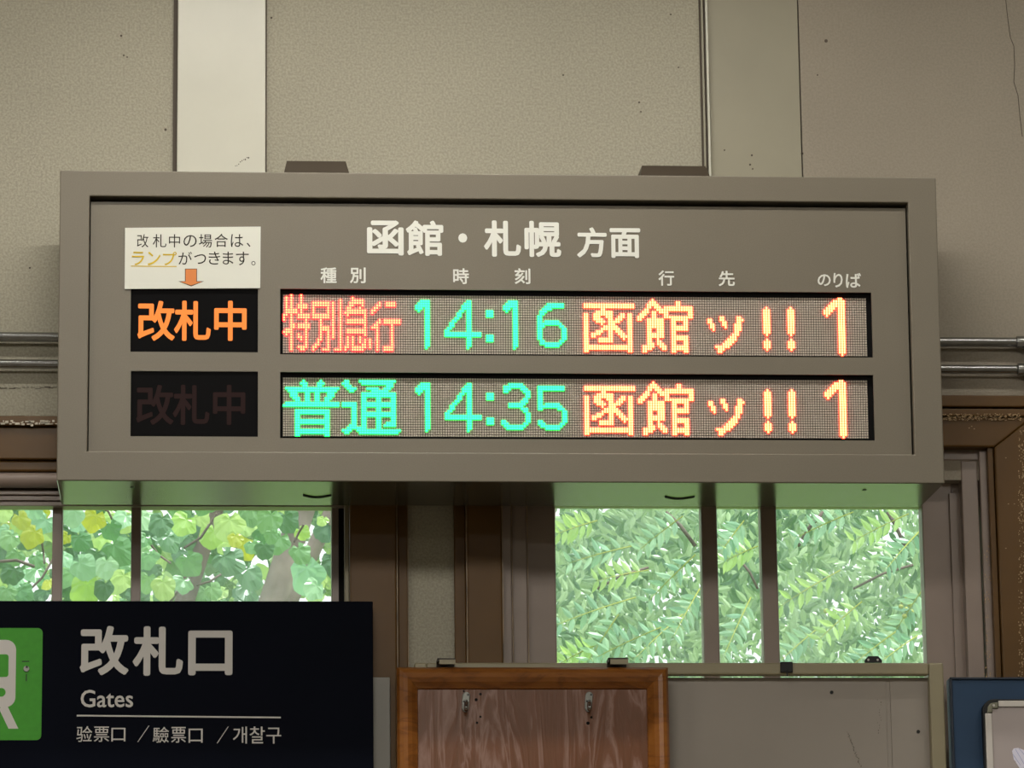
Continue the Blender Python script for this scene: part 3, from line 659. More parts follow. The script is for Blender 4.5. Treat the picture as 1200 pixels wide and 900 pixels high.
for ch_, (a, b_), (y0, y1) in zip('がつきます。', [(209, 225), (227.5, 241.5), (244.5, 258), (261, 273.5), (276.5, 291.5), (294.5, 299.5)], [(295, 310), (298, 309.5), (295, 310), (295, 310), (295, 311), (306, 311)]):
    t = text_into(t, ch_, *LR(a, y0, b_, y1, PD), PD, -.002, .0003)
t.build('printed_text', M['ink'], pz, local=True)
t = MB()
for ch_, (a, b_), (y0, y1) in zip('ランプ', [(154.5, 169), (173, 188), (191, 207)], [(295, 311)]*3):
    t = text_into(t, ch_, *LR(a, y0, b_, y1, PD), PD, .006, .0003)
x0, x1, z0, z1 = LR(153.5, 311.6, 207, 312.6, PD); t.box(x0, x1, PD-.0003, PD, z0, z1)
props(t.build('printed_text', M['yink'], pz, local=True), 'yellow underlined word')
P = lambda x, y: LB(x, y, PD)
ar = [P(217.5, 315.5), P(230.2, 315.5), P(230.2, 330), P(236.5, 330.3), P(224, 334.6), P(211.5, 330.3), P(217.5, 330)]
MB().prism(ar[::-1], PD-.0006, PD-.0001).build('printed_arrow', M['oink'], pz, local=True)
aro = [P(216.8, 314.9), P(230.9, 314.9), P(230.9, 329.5), P(239, 329.6), P(224, 335.6), P(209, 329.6), P(216.8, 329.5)]
props(MB().prism(aro[::-1], PD-.0003, PD).build('printed_arrow', M['ink'], pz, local=True), 'dark outline of the arrow')
for q in ((150, 266, 160, 269), (292, 264.8, 302, 268)): pass

# ================================================================== CONDUITS
for i, (pl, pr, lab) in enumerate(((395, 401, 'upper grey metal conduit pipe running along the wall behind the board'), (426.5, 432.8, 'lower grey metal conduit pipe running along the wall behind the board'))):
    y = W-.018; A = at(30, pl, y); B = at(1150, pr, y); sl = (B.z-A.z)/(B.x-A.x)
    e = props(empty('conduit_pipe', (room_x0, W, A.z)), lab, 'pipe', 'conduit pipes along the wall')
    x0, x1 = room_x0, room_x1
    MB().tube([(x0, y, A.z+sl*(x0-A.x)), (x1, y, A.z+sl*(x1-A.x))], .0083 if i == 0 else .0076, 16).build('pipe', M['steel'], e, smooth=True)
    for px in (1203, -120):
        cx = at(px, 400, y).x; cz = A.z+sl*(cx-A.x)
        MB().tube([(cx-.018, y, cz), (cx+.018, y, cz)], .0108, 16).build('coupling', M['steel'], e, .001, smooth=True)
    for px in (1210, 250, 700, -140):
        cx = at(px, 400, y).x; cz = A.z+sl*(cx-A.x)
        MB().box(cx-.008, cx+.008, y-.010, W, cz-.020, cz+.020).build('pipe_clamp', M['black'], e, .001)

# ================================================================== NAVY SIGN
NY = W-.075; NT = .03
x0, x1, z0, z1 = PR(-420, 704.3, 437.5, 960, NY)
z1 = at(220, 704.3, NY).z
gs = props(empty('gate_sign', (x1, NY, z0)), 'dark navy hanging sign with white gate lettering and green train symbol', 'sign')
MB().box(x0, x1, NY, NY+NT, z0, z1).build('sign_board', M['navy'], gs, .0015)
for fx in (.2, .85): MB().box(x0+(x1-x0)*fx, x0+(x1-x0)*fx+.04, NY+NT-.001, W-.027, z0+.05, z1-.05).build('spacer_bracket', M['darkbrown'], gs)
def ptext(name, items, m, parent, Y, bold, label=None, th=.0006):
    for s_, a in items:
        t = MB(); x0, x1, z0, z1 = PR(*a, Y); text_into(t, s_, x0, x1, z0, z1, Y, bold, th); t.build(name, m, parent)
ptext('sign_lettering', [('改', (93.5, 733.5, 151, 791.5)), ('札', (155.5, 734, 214.5, 792)), ('口', (220.5, 739, 272.5, 791.5))], M['signwhite'], gs, NY, .03, 'large pale Japanese characters')
ptext('sign_lettering', [('Gates', (94.5, 808.5, 156, 829))], M['signwhite'], gs, NY, .012, 'word Gates')
sm = [('验', (89.5, 851, 108, 869.5)), ('票', (110, 851.5, 128, 869.5)), ('口', (130.5, 853, 147, 869)), ('驗', (179, 852, 198, 870.5)), ('票', (200.5, 852, 218, 870.5)), ('口', (221, 854, 237.5, 870.5)), ('개찰구', (273, 851.5, 329.5, 871.5))]
ptext('sign_lettering', sm, M['signwhite'], gs, NY, .004, 'small Chinese and Korean characters')
t = MB()
for ax, ay, bx_, by in ((161.5, 869.5, 174.5, 850.5), (254.5, 871, 267.5, 851.5)):
    A = at(ax, ay, NY); B = at(bx_, by, NY); h = .0007
    t.prism([(A.x-h, A.z), (A.x+h, A.z), (B.x+h, B.z), (B.x-h, B.z)], NY-.0006, NY)
A = at(90, 838.6, NY); B = at(329, 840.9, NY); t.prism([(A.x, A.z-.0013), (B.x, B.z-.0013), (B.x, B.z+.0013), (A.x, A.z+.0013)], NY-.0006, NY)
t.build('divider_line', M['signwhite'], gs)
def rrect(px0, py0, px1, py1, Y, r, n=6):
    x0, x1, z0, z1 = PR(px0, py0, px1, py1, Y); r *= Y/F; pts = []
    for cx, cz, a0 in ((x1-r, z0+r, -90), (x1-r, z1-r, 0), (x0+r, z1-r, 90), (x0+r, z0+r, 180)):
        for i in range(n+1):
            an = radians(a0+90*i/n); pts.append((cx+r*cos(an), cz+r*sin(an)))
    return pts
gp = MB(); gp.prism(rrect(-84, 736, 49.2, 867.5, NY, 6), NY-.0008, NY)
tr = gp.build('train_symbol', M['green'], gs); tr['label'] = 'green square with white train pictogram'
tw = MB(); tw.prism(rrect(-54, 750, 18.5, 829, NY, 12, 8), NY-.0014, NY-.0008)
lg = [at(2, 828, NY), at(9, 828, NY), at(21.5, 854, NY), at(10, 854, NY), at(-1, 831, NY)]
tw.prism([(p.x, p.z) for p in (lg[0], lg[4], lg[3], lg[2], lg[1])][::-1], NY-.0013, NY-.0008)
lg = [at(-37, 828, NY), at(-44, 828, NY), at(-56.5, 854, NY), at(-45, 854, NY), at(-34, 831, NY)]
tw.prism([(p.x, p.z) for p in (lg[0], lg[4], lg[3], lg[2], lg[1])], NY-.0013, NY-.0008)
tw.build('pictogram_body', M['signwhite'], tr if False else gs)
tg = MB(); tg.prism(rrect(-46, 767, 10, 793.5, NY, 3), NY-.0019, NY-.0014)
for cx in (1.5, -38.5):
    q = at(cx, 811.5, NY); tg.disc(q.x, q.z, NY-.0019, NY-.0014, 5.2*NY/F)
tg.build('pictogram_window', M['green'], gs)
q = at(31, 784, NY); MB().disc(q.x, q.z, NY-.003, NY, 3.6*NY/F, 16).build('screw', M['screw'], gs, .0006)
s_ = MB(); s_.disc(at(31.5, 782, NY).x, at(31.5, 782, NY).z, NY-.0034, NY-.003, 1.5*NY/F, 8)
A = at(31, 790, NY); s_.box(A.x-.0008, A.x+.0008, NY-.0011, NY-.0008, A.z-.012, A.z)
A = at(30, 775, NY); s_.box(A.x-.006, A.x+.006, NY-.0011, NY-.0008, A.z-.001, A.z+.0005)
s_.build('scratch_mark', M['black'], gs)

# pale strip board beside the navy sign
e = pbox(436, 793.5, 457.5, 960, W-.04, .011, 'backing_board', M['palestrip'], None, .0015)
props(e, 'narrow pale grey board edge standing between navy sign and wooden key board', 'board')

# ================================================================== BEIGE FRAME BOARD
FY = W-.058
fr = props(empty('framed_board', (at(780, 900, FY).x, FY, at(780, 960, FY).z)), 'beige-framed warm grey panel board standing under the right window', 'board')
zb = at(780, 965, FY).z
xL = at(500, 783, FY).x; x0, x1, z0, z1 = PR(500, 776.5, 1105.5, 790.5, FY); xr1 = at(1106.5, 840, FY).x; xr0 = at(1090.5, 840, FY).x
MB().box(xL, xr0-.0004, FY, FY+.022, z0, z1).build('frame_rail', M['beige'], fr, .0025)
MB().prism([(at(1092.5, 900, FY).x, zb), (at(1109.5, 900, FY).x, zb), (at(1105.5, 780, FY).x, z1), (at(1088.5, 780, FY).x, z1)], FY, FY+.022).build('frame_stile', M['beige'], fr, .0025)
MB().box(xL-.02, xL, FY, FY+.022, zb, z1).build('frame_stile', M['beige'], fr, .0025)
py_ = FY+.0225
x0, x1, z0, z1 = PR(520, 794, 1092, 965, py_)
pnl = MB().box(x0, at(1039.5, 850, py_).x, py_, py_+.006, z0, z1).build('panel', M['greyboard'], fr, .0006)
MB().box(at(1039.5, 850, py_).x, at(1044.5, 850, py_).x, py_+.0015, py_+.006, z0, z1).build('panel', M['greyboard'], fr, .0006)
MB().box(at(1044.5, 850, py_).x, at(1094, 850, py_).x, py_, py_+.006, z0, z1).build('panel', M['greyboard'], fr, .0006)
for px, py in ((974.5, 811.5), (1076, 857.5)):
    q = at(px, py, py_); MB().disc(q.x, q.z, py_-.002, py_, 2.1*W/F, 12).build('screw', M['black'], fr)
s_ = MB()
for i in range(30):
    q = at(993+i*.55+random.uniform(-1, 1), 858+i*1.4, py_); s_.disc(q.x, q.z, py_-.0004, py_+.001, random.uniform(.3, .8)*W/F, 5)
for i in range(14):
    q = at(1031+random.uniform(-3, 2), 820+i*3, py_); s_.disc(q.x, q.z, py_-.0004, py_+.001, random.uniform(.3, .7)*W/F, 5)
props(s_.build('scuff', M['seam'], fr), kind='stuff')
# clips on the rail
e = empty('clip', at(921, 784, FY)); props(e, 'small black plastic clip on the beige rail below the second mullion', 'clip')
x0, x1, z0, z1 = PR(914.5, 775.5, 929, 788, FY-.004)
MB().box(x0, x1, FY-.005, FY-.0003, z0, z1).build('clip_body', M['black'], e, .001)
q = at(922, 788, FY); MB().box(q.x-.001, q.x+.001, FY-.005, FY-.002, q.z-.007, q.z+.004).build('clip_tongue', M['black'], e)
e = empty('hanging_lug', at(1023, 776, FY)); props(e, 'small dark metal hanging lug with two holes on top of the beige rail', 'bracket')
x0, x1, z0, z1 = PR(1013, 769, 1033.5, 776.7, FY+.01); cz = z0
b = MB(); a = (x1-x0)
ptsl = [(x0, z0), (x1, z0), (x1, z0+.004), (x1-a*.22, z1), (x0+a*.22, z1), (x0, z0+.004)]
b.prism(ptsl, FY+.009, FY+.0105); b.build('lug_plate', M['black'], e)
for px in (1017.5, 1028.5):
    q = at(px, 773.3, FY+.009); MB().disc(q.x, q.z, FY+.0078, FY+.0089, .0019, 10).build('rivet', M['signwhite'], e)

# ================================================================== WOODEN KEY BOARD
KY = W-.106
kb = props(empty('hook_board', (at(626, 960, KY).x, KY, at(626, 960, KY).z)), 'orange-brown wood-framed plywood board with two metal hooks', 'board')
x0, x1, z0, z1 = PR(466, 781, 786, 1040, KY); z1 = at(626, 781, KY).z; fwid = 25*W/F; fth = .04
prof = [(0, .034), (0, .010), (.004, .003), (.010, 0), (.017, .001), (.024, .006), (.030, .013), (.033, .016), (.0345, .020), (.0345, .034)]
prof = [(a*fwid/.0345, b_) for a, b_ in prof]
def mould(side):
    # mitred moulding along one side; side: 0 top, 1 right, 2 bottom, 3 left
    mb = MB(); n = len(prof); ends = []
    for e_ in (0, 1):
        for (u, dpt) in prof:
            if side == 0: p = ((x0+u) if e_ == 0 else (x1-u), KY+dpt, z1-u)
            if side == 2: p = ((x0+u) if e_ == 0 else (x1-u), KY+dpt, z0+u)
            if side == 3: p = (x0+u, KY+dpt, (z0+u) if e_ == 0 else (z1-u))
            if side == 1: p = (x1-u, KY+dpt, (z0+u) if e_ == 0 else (z1-u))
            mb.v.append(p)
    for i in range(n):
        j = (i+1) % n; mb.f.append([i, j, n+j, n+i]); mb.mi.append(0)
    mb.f.append(list(range(n))); mb.f.append([n+i for i in reversed(range(n))]); mb.mi += [0, 0]
    o = mb.build('frame_moulding', M['oak'], kb); return o
for sd_ in range(4): mould(sd_)
MB().box(x0+fwid*.9, x1-fwid*.9, KY+.0205, KY+.028, z0+fwid*.9, z1-fwid*.9).build('plywood_panel', M['ply'], kb)
PY = KY+.0205
def hook(px, py):
    q = at(px, py, PY); hb = MB()
    hb.prism([(q.x+.0068*cos(2*pi*i/16), q.z+.0085*sin(2*pi*i/16)+.012) if sin(2*pi*i/16) > 0 else (q.x-.002+.0062*cos(2*pi*i/16), q.z-.004+.010*sin(2*pi*i/16)) for i in range(16)], PY-.003, PY)
    o = hb.build('hook', M['screw'], kb, .0008)
    MB().tube([(q.x, PY-.003, q.z+.004), (q.x-.001, PY-.011, q.z-.001), (q.x-.002, PY-.016, q.z-.010), (q.x-.002, PY-.022, q.z-.013), (q.x-.002, PY-.028, q.z-.008)], [.003, .0036, .0034, .0030, .0028], 8).build('hook_prong', M['steel'], o if False else kb, smooth=True)
    for dx, dz in ((.003, .015), (-.004, .004)):
        MB().disc(q.x+dx, q.z+dz, PY-.0038, PY-.003, .0017, 8).build('screw', M['black'], kb)
hook(546.5, 825); hook(690.5, 825)
for px, py, r in ((563, 813.5, 1.7), (558, 820, 1.9), (543.5, 810, 1.2), (563, 840, 1.4), (559, 847, 1.5), (689, 847.5, 2.1), (693, 840.5, 1.4)):
    q = at(px, py, PY); MB().disc(q.x, q.z, PY-.0004, PY+.0005, r*W/F, 8).build('screw_hole', M['blackmatte'], kb)
for p0, p1, pt in ((512, 533, 773), (712, 735, 772.5)):
    xx0, xx1, zz0, zz1 = PR(p0, pt, p1, 779.5, KY+.02)
    b = MB(); b.box(xx0, xx1, KY+.005, KY+.04, zz1-.0025, zz1); b.box(xx0, xx0+.002, KY+.005, KY+.03, zz0+.004, zz1); b.box(xx0, xx1, KY+.0345, KY+.037, zz0-.015, zz1)
    b.build('hanging_strap', M['darkbrown'], kb)
    MB().box(xx0+.003, xx1, KY+.003, KY+.006, zz0-.001, zz1-.003).build('strap_plate', M['beige'], kb)

# ================================================================== BLUE BOARD + FRAMED NOTICE
BY = W-.07
x0, x1, z0, z1 = PR(1116.5, 793.5, 1290, 990, BY); z1 = at(1160, 793.5, BY).z
bb = props(empty('blue_board', ((x0+x1)/2, BY, z0)), 'dark blue backing board at the right edge, behind the silver-framed notice', 'board')
MB().box(x0, x1, BY+.004, BY+.035, z0, z1).build('backing_panel', M['bluepad'], bb, .002)
b = MB()
b.box(x0, x1, BY, BY+.005, z1-.004, z1); b.box(x0, x0+.004, BY, BY+.005, z0, z1)
props(b.build('edge_strip', mat('dark_edge_trim', (22, 34, 52), .5), bb, .001), 'darker edge trim')
for fz in (.3, .7): MB().box(x0+.05, x0+.09, BY+.034, W, z0+(z1-z0)*fz, z0+(z1-z0)*fz+.03).build('spacer_bracket', M['darkbrown'], bb)
QY = BY-.018
nf = props(empty('framed_notice', (at(1220, 990, QY).x, QY, at(1220, 985, QY).z)), 'silver-framed notice with black rounded corner, leaning on blue board', 'notice frame')
x0, x1, z0, z1 = PR(1153, 820, 1270, 985, QY); x0 = at(1153, 860, QY).x; z1 = at(1190, 819, QY).z
px_ = QY/F
r = 14*px_; fwid = 14*px_
# dark outer rim with rounded corners
out = []
for cx, cz, a0 in ((x1-r, z0+r, -90), (x1-r, z1-r, 0), (x0+r, z1-r, 90), (x0+r, z0+r, 180)):
    for i in range(9): an = radians(a0+90*i/8); out.append((cx+r*cos(an), cz+r*sin(an)))
MB().prism(out, QY+.002, QY+.0175).build('rim', M['black'], nf, .0012)
MB().box(x0+.003, x0+4*px_+.0087, QY-.002, QY+.004, z0+r, z1-r*1.25).build('frame_bar', M['alu'], nf, .001)
MB().box(x0+r*1.35, x1-r*1.35, QY-.002, QY+.004, z1-.0030-.0105, z1-.0032).build('frame_bar', M['alu'], nf, .001)
MB().box(x1-.014, x1-.003, QY-.002, QY+.004, z0+r, z1-r*1.25).build('frame_bar', M['alu'], nf, .001)
MB().box(x0+r*1.35, x1-r*1.35, QY-.002, QY+.004, z0+.003, z0+.0145).build('frame_bar', M['alu'], nf, .001)
c_ = []
for i in range(9): an = radians(90+90*i/8); c_.append((x0+r+.001+(r-.004)*cos(an), z1-r-.001+(r-.004)*sin(an)))
cpts = [(x0+r*1.3, z1-.0035-.0105), (x0+r*1.3, z1-.0035)]+c_+[(x0+.0035, z1-r*1.2), (x0+.015, z1-r*1.2)]
MB().prism([(x0+r*1.3, z1-.0165), (x0+r*1.3, z1-.006), (x0+.012, z1-.008), (x0+.008, z1-.013), (x0+.0065, z1-r*1.2), (x0+.0155, z1-r*1.2), (x0+.0155, z1-.0165)][::-1], QY-.003, QY+.003).build('corner_piece', M['alucorner'], nf, .001)
q = at(1164, 827, QY); MB().disc(q.x, q.z, QY-.0045, QY-.003, .0022, 10).build('rivet', M['signwhite'], nf)
MB().box(x0+.0145, x1-.0145, QY+.0005, QY+.003, z0+.0145, z1-.0145).build('notice_sheet', M['poster'], nf)
for k_, (pts, mm) in enumerate(((
    [(1186, 880), (1188, 877), (1193, 876.5), (1200, 879), (1206, 884), (1208, 896), (1200, 900), (1194, 897), (1188, 890)], 'featherp'),
    ([(1190, 893), (1196, 896), (1202, 904), (1196, 902)], 'featherp'))):
    P3 = [at(a, b_, QY+.0005) for a, b_ in pts]
    MB().prism([(p.x, p.z) for p in P3][::-1], QY-.0001-k_*.0002, QY+.0005).build('printed_wing', M[mm], nf)
b = MB()
for a_, c_ in (((1190, 878), (1201, 897)), ((1194, 877), (1205, 890)), ((1187, 884), (1196, 897))):
    A = at(*a_, QY); B = at(*c_, QY); b.prism([(A.x-.0003, A.z), (B.x-.0003, B.z), (B.x+.0003, B.z), (A.x+.0003, A.z)], QY-.0005, QY-.0003)
b.build('printed_line', M['featherb'], nf)

# ================================================================== CEILING LAMPS AND ADDED FILL LAMPS
names_ = ['centred above the departure board', 'near the window wall on the left', 'near the window wall on the right', 'mid room in the centre, unseen, widened as soft fill', 'mid room on the left, unseen, widened as soft fill', 'mid room on the right, unseen, widened as soft fill', 'at the rear end of the hall, unseen, added as ambient fill']
for L_, nn in zip(LIGHTS, names_):
    (lx, ly, lz), sx = L_[0], L_[1]
    e = props(empty('ceiling_and_fill_lamp', (lx, ly, CEIL)), 'white fluorescent ceiling lamp '+nn, 'lamp', 'fluorescent ceiling lamps and added fill lamps')
    MB().box(lx-sx/2-.03, lx+sx/2+.03, ly-L_[2]/2-.03, ly+L_[2]/2+.03, CEIL-.05, CEIL-.0005).build('lamp_tray', M['lampshade'], e, .004)  # same tray and tubes dress the unseen fill lamps
    for ty in ((0,) if L_[2] < .1 else (-L_[2]/3, L_[2]/3)):
        MB().tube([(lx-sx/2, ly+ty, CEIL-.068), (lx+sx/2, ly+ty, CEIL-.068)], .013, 12).build('tube', M['tube'], e, smooth=True)

# ================================================================== OUTSIDE
MB().box(-40, 40, W+.4, 80, -.3, -.02).build('ground', M['ground'])['kind'] = 'structure'
def leaf_big(kind):
    # cordate, shallowly lobed leaf in the xz plane, unit width, stalk notch at top
    pts = []
    n = 22
    for i in range(n):
        a = 2*pi*i/n + pi/2
        rr = .5*(1+.10*cos(5*(a-pi/2)+.4*kind)+random.uniform(-.035, .035))
        if i == 0: rr = .24
        if i in (1, n-1): rr *= .93
        z = rr*sin(a)*1.02; x = rr*cos(a)
        if sin(a) < -.9: z *= 1.16
        pts.append((x, z))
    v = [(0, .0, .2)]; f = []
    for x, z in pts: v.append((x*.55, -.05+abs(sin(2.5*math.atan2(z-.2, x)))*.05, (z-.2)*.55+.2))
    for x, z in pts: v.append((x, .10*(x*x*2)+random.uniform(-.03, .03)+.06*z*z, z))
    for i in range(n):
        j = (i+1) % n; f.append([0, 1+i, 1+j]); f.append([1+i, 1+n+i, 1+n+j, 1+j])
    me = bpy.data.meshes.new('leaf'); me.from_pydata(v, [], f); return me, v, f
LV = [leaf_big(k) for k in range(4)]
def leaflet_geo():
    # pointed leaflet along +x, length 1
    pr = [(0, 0), (.12, .11), (.35, .19), (.6, .16), (.82, .08), (1, 0)]
    v = []; f = []
    for x, wd in pr: v += [(x, .05*sin(x*pi), 0-.12*x*x)] if wd == 0 else [(x, .0, -.12*x*x), (x, .04, wd-.12*x*x), (x, .04, -wd-.12*x*x)]
    # indices: 0; 1,2,3; 4,5,6; 7,8,9; 10,11,12; 13
    f = [[0, 1, 2], [0, 3, 1]]
    for a in (1, 4, 7): f += [[a, a+3, a+4, a+1], [a, a+2, a+5, a+3]]
    f += [[10, 13, 11], [10, 12, 13]]
    return v, f
LFV, LFF = leaflet_geo()
def meshvar(name, v, f, m):
    me = bpy.data.meshes.new(name); me.from_pydata(v, [], f); me.materials.append(m); return me
# ---- broad-leaved vine / tree in the left window
T1Y = 11.0
tree1 = props(empty('broadleaf_tree', (at(310, 700, 12).x, 12, 0)), 'broad-leaved tree with big round lime leaves and leaning pale trunk outside the left window', 'tree')
def trunk(parent, pts, rad, m, name='trunk', n=14):
    return MB().tube([tuple(p) for p in pts], rad, n).build(name, m, parent, smooth=True)
def ext(a, b_, Y, r0, r1):
    A = at(*a, Y); B = at(*b_, Y); d = (B-A); g = Vector((A.x-d.x/d.z*A.z*.25, Y, 0)); top = B+d*2.2
    return [g, A-(A-g)*.3, A, B, top], [r0*1.5, r0*1.15, r0, r1, r1*.7]
p_, r_ = ext((318, 712), (357, 588), 12.0, .042, .037); trunk(tree1, p_, r_, M['bark'])
p_, r_ = ext((338, 705), (392, 592), 12.3, .028, .022); trunk(tree1, p_, r_, M['bark'], 'branch')
p_, r_ = ext((206, 735), (252, 600), 11.7, .030, .022); trunk(tree1, p_, r_, M['bark2'], 'branch')
for a, b_, r0 in (((216, 642), (254, 602), .0035), ((172, 632), (200, 660), .003), ((230, 686), (262, 671), .003), ((0, 658), (40, 664), .004), ((36, 690), (62, 655), .003), ((126, 680), (140, 655), .003), ((200, 705), (212, 686), .004), ((120, 596), (134, 614), .003), ((48, 630), (52, 660), .003), ((270, 660), (282, 630), .003), ((345, 635), (356, 615), .003), ((275, 640), (278, 660), .003)):
    A = at(*a, 10.6); B = at(*b_, 10.6); mid = (A+B)/2+Vector((0, random.uniform(-.05, .05), random.uniform(-.01, .01)))
    MB().tube([A, mid, B], r0, 6).build('twig', M['bark2'], tree1, smooth=True)
LEAFM = {k: [meshvar('leaf', LV[i][1], LV[i][2], M[m]) for i in range(4)] for k, m in (('g', 'lf_green'), ('l', 'lf_lime'), ('y', 'lf_yellow'), ('p', 'lf_pale'), ('d', 'lf_dark'))}
T1O = tree1.location.copy()
nleaf = 0
def put_leaf(px, py, w_, k_, Y, ang=None, tilt=None):
    global nleaf
    p = at(px, py, Y); o = bpy.data.objects.new('leaf', random.choice(LEAFM[k_])); COL.objects.link(o); o.parent = tree1
    o.location = p-T1O; s_ = w_*Y/F*1.08; o.scale = (s_, s_, s_*random.uniform(.9, 1.05))
    o.rotation_euler = (random.uniform(-.55, .35), ang if ang is not None else random.uniform(-.8, .8), random.uniform(-.5, .5)); nleaf += 1
HAND = [(25, 609, 21, 'y'), (11, 632, 23, 'g'), (38, 628, 26, 'y'), (50, 613, 26, 'p'), (18, 652, 22, 'g'), (44, 655, 20, 'g'), (14, 672, 26, 'd'), (43, 672, 28, 'g'), (56, 684, 16, 'y'), (8, 695, 22, 'g'), (27, 695, 24, 'g'), (4, 600, 22, 'l'), (40, 597, 22, 'p'),
        (86, 604, 27, 'p'), (110, 609, 27, 'y'), (144, 608, 26, 'p'), (76, 630, 15, 'y'), (94, 634, 24, 'g'), (130, 620, 24, 'g'), (138, 645, 34, 'g'), (112, 653, 24, 'd'), (98, 664, 30, 'p'), (124, 664, 28, 'p'), (142, 680, 30, 'l'), (100, 692, 36, 'l'), (146, 664, 22, 'g'), (80, 676, 24, 'g'), (122, 690, 24, 'd'), (76, 655, 20, 'p'),
        (188, 613, 27, 'd'), (215, 613, 31, 'l'), (170, 609, 24, 'p'), (198, 634, 27, 'd'), (174, 655, 26, 'g'), (222, 660, 30, 'g'), (192, 688, 28, 'l'), (214, 684, 25, 'g'), (172, 682, 24, 'g'), (168, 632, 20, 'g'), (236, 607, 20, 'l'),
        (268, 616, 36, 'l'), (248, 628, 29, 'l'), (316, 610, 30, 'g'), (268, 657, 36, 'd'), (286, 643, 26, 'y'), (250, 692, 21, 'g'), (310, 644, 22, 'd'), (354, 624, 18, 'l'), (352, 648, 24, 'g'), (360, 675, 42, 'p'), (292, 674, 34, 'd'), (276, 632, 18, 'y'), (318, 628, 18, 'g'), (368, 690, 26, 'p'), (296, 640, 20, 'g'), (378, 610, 14, 'l'), (240, 590, 26, 'g')]
for px, py, w_, k_ in HAND: put_leaf(px, py, w_, k_, random.uniform(10.0, 10.8))
for i in range(230):
    px = random.uniform(-230, 450)
    if 296 < px < 400 and random.random() < .72: continue
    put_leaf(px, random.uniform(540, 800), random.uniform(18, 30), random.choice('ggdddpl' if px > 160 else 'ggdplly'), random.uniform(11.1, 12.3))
def scatter_big(n, px0, px1, py0, py1, ya, yb, size, name, m, parent):
    v = []; f = []; var = []
    for i in range(n):
        Y = random.uniform(ya, yb); p = at(random.uniform(px0, px1), random.uniform(py0, py1), Y)
        R3 = Matrix.Rotation(random.uniform(-pi, pi), 3, 'Y') @ Matrix.Rotation(random.uniform(-.9, .6), 3, 'X') @ Matrix.Rotation(random.uniform(-.8, .8), 3, 'Z')
        s_ = random.uniform(*size)*Y/F; V3, F3 = LV[i % 4][1], LV[i % 4][2]; b0 = len(v); rv = random.random()
        for q in V3: v.append(tuple(p+R3 @ Vector(q)*s_-parent.location)); var.append(rv)
        f += [[b0+j for j in q] for q in F3]
    me = bpy.data.meshes.new(name); me.from_pydata(v, [], f); me.materials.append(m)
    at_ = me.attributes.new('var', 'FLOAT', 'POINT'); at_.data.foreach_set('value', var)
    o = bpy.data.objects.new(name, me); COL.objects.link(o); o.parent = parent; return o
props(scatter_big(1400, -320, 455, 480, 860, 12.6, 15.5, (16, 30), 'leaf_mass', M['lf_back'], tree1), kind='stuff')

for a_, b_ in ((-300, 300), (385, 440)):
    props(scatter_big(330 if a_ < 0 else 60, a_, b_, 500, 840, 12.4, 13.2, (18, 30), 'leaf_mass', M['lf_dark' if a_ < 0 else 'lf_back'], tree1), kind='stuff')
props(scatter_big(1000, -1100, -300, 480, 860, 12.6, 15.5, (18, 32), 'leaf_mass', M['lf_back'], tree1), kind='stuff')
# ---- feathery compound-leaved tree in the right window
tree2 = props(empty('compound_leaf_tree', (at(612, 700, 13.9).x, 13.9, 0)), 'tree with feathery pale green compound leaves outside the right window', 'tree')
T2O = tree2.location.copy()
cx = T2O.x
MB().tube([(cx, 13.9, 0), (cx+.05, 13.95, 1.5), (cx-.05, 14.0, 3.0), (cx+.1, 14.0, 5)], [.13, .11, .09, .06], 12).build('trunk', M['bark2'], tree2, smooth=True)
for a, b_, r0 in (((1040, 600), (1060, 640), .006), ((935, 640), (965, 600), .006), ((780, 600), (815, 640), .006), ((1000, 690), (1070, 662), .004), ((760, 665), (700, 690), .004), ((870, 660), (888, 690), .004)):
    A = at(*a, 12.9); B = at(*b_, 12.9); MB().tube([A, (A+B)/2+Vector((0, 0, .01)), B], r0, 6).build('twig', M['bark2'], tree2, smooth=True)
WM = {k: meshvar('leaflet', LFV, LFF, M[m]) for k, m in (('a', 'wl_a'), ('b', 'wl_b'))}
def frond(ax, ay, bx_, by, Y, k_, lw, pairs, separate=True, acc=None):
    A = at(ax, ay, Y); B = at(bx_, by, Y+random.uniform(-.1, .1)); d = B-A; L_ = d.length; dn = d.normalized()
    side = Vector((-dn.z, 0, dn.x)); 
    if separate:
        pts = [A+d*(i/5)+Vector((0, 0, -.06*L_*(i/5)**2)) for i in range(6)]
        fr_ = MB().tube(pts, [.0022, .0020, .0018, .0015, .0012, .0008], 5).build('compound_leaf', M['twig'], tree2)
    for i in range(pairs):
        t = .18+.80*i/(pairs-1); base = A+d*t+Vector((0, 0, -.06*L_*t*t)); ln = lw*Y/F*(1-.25*abs(t-.5)*2)
        for sg in (-1, 1):
            ang = math.atan2(dn.z, dn.x)+sg*radians(random.uniform(48, 66))
            R3 = Matrix.Rotation(-ang, 3, 'Y') @ Matrix.Rotation(random.uniform(-.6, .6), 3, 'X') @ Matrix.Rotation(random.uniform(-.35, .35), 3, 'Z')
            if separate:
                o = bpy.data.objects.new('leaflet', WM[k_]); COL.objects.link(o); o.parent = fr_
                o.matrix_local = Matrix.Translation(base-T2O) @ R3.to_4x4() @ Matrix.Diagonal((ln, ln, ln*.95, 1))
            else:
                v, f, var = acc; b0 = len(v); rv = random.random()
                for q in LFV: v.append(tuple(base+R3 @ Vector(q)*ln-T2O)); var.append(rv)
                f += [[b0+j for j in q] for q in LFF]
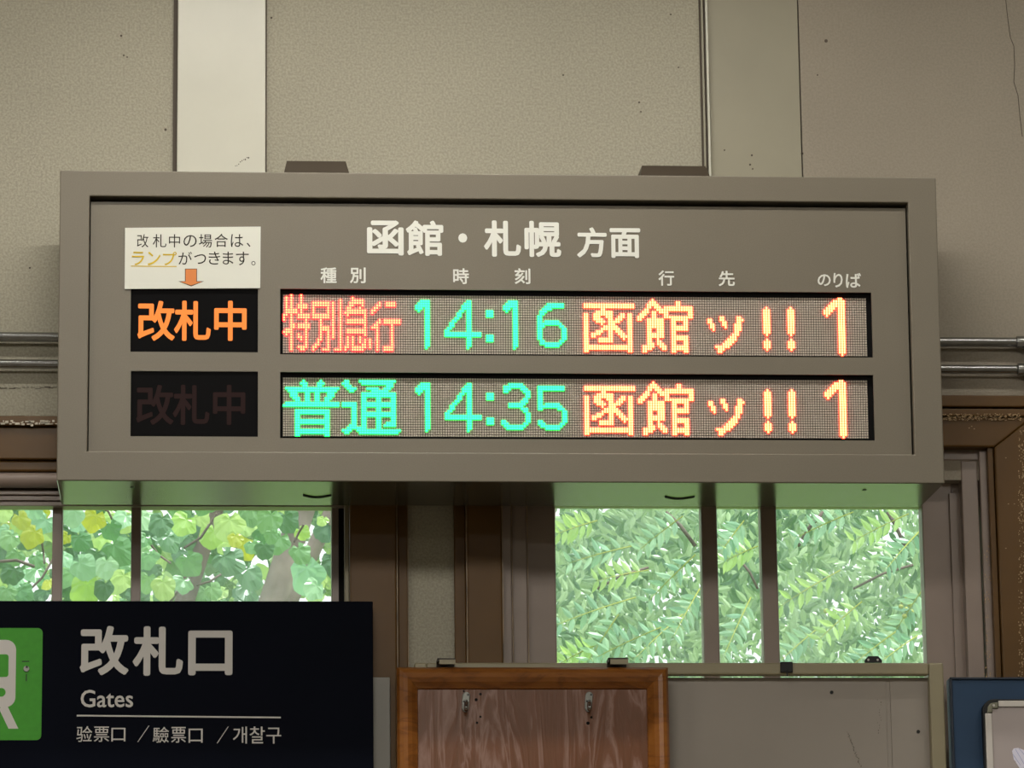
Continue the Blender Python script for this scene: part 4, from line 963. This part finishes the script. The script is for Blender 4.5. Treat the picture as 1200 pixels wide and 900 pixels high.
FR = [(745, 700, 655, 725, 'a'), (815, 650, 760, 700, 'a'), (760, 668, 700, 676, 'b'), (740, 640, 668, 655, 'a'), (800, 720, 745, 765, 'a'), (700, 755, 655, 775, 'b'), (725, 720, 690, 770, 'a'), (820, 690, 790, 740, 'a'), (700, 610, 655, 622, 'b'), (800, 605, 750, 640, 'a'), (775, 735, 700, 765, 'a'),
      (880, 700, 850, 760, 'a'), (888, 640, 850, 655, 'b'), (872, 610, 848, 640, 'a'),
      (985, 668, 915, 705, 'b'), (1065, 602, 1000, 630, 'b'), (1010, 705, 960, 745, 'b'), (1080, 620, 1040, 660, 'a'), (1000, 600, 935, 625, 'a'), (1050, 740, 1000, 775, 'a'), (960, 735, 915, 770, 'a'), (1082, 690, 1050, 735, 'a'), (1075, 745, 1035, 770, 'a')]
for a, b_, c, d, k_ in FR: frond(a, b_, c, d, random.uniform(12.0, 12.6), k_, 23, 6)
acc = ([], [], [])
for i in range(1600):
    px = random.uniform(575, 1230) if i < 900 else random.uniform(1230, 2100); py = random.uniform(520, 860); an = radians(random.choice((200, 215, 160, 190, 230, -20))+random.uniform(-25, 25)); L_ = random.uniform(50, 85)
    frond(px, py, px+L_*cos(an), py-L_*sin(an), random.uniform(12.8, 16.5), 'a', random.uniform(17, 24), 7, False, acc)
def accmesh(name, acc, m):
    me = bpy.data.meshes.new(name); me.from_pydata(acc[0], [], acc[1]); me.materials.append(m)
    a_ = me.attributes.new('var', 'FLOAT', 'POINT'); a_.data.foreach_set('value', acc[2])
    o = bpy.data.objects.new(name, me); COL.objects.link(o); o.parent = tree2; return props(o, kind='stuff')
accmesh('leaflet_mass', acc, M['wl_back'])
for px, py in ((1063, 700), (1058, 705), (1066, 708), (1056, 711), (1062, 714), (1068, 717), (1060, 722), (968, 716), (975, 719)):
    p = at(px, py, 12.2); bm = bmesh.new(); bmesh.ops.create_icosphere(bm, subdivisions=2, radius=3.2*12/F)
    for v in bm.verts: v.co += p-T2O
    me = bpy.data.meshes.new('fruit'); bm.to_mesh(me); bm.free(); me.materials.append(M['fruit']); me.polygons.foreach_set('use_smooth', [True]*len(me.polygons))
    o = bpy.data.objects.new('fruit', me); COL.objects.link(o); o.parent = tree2
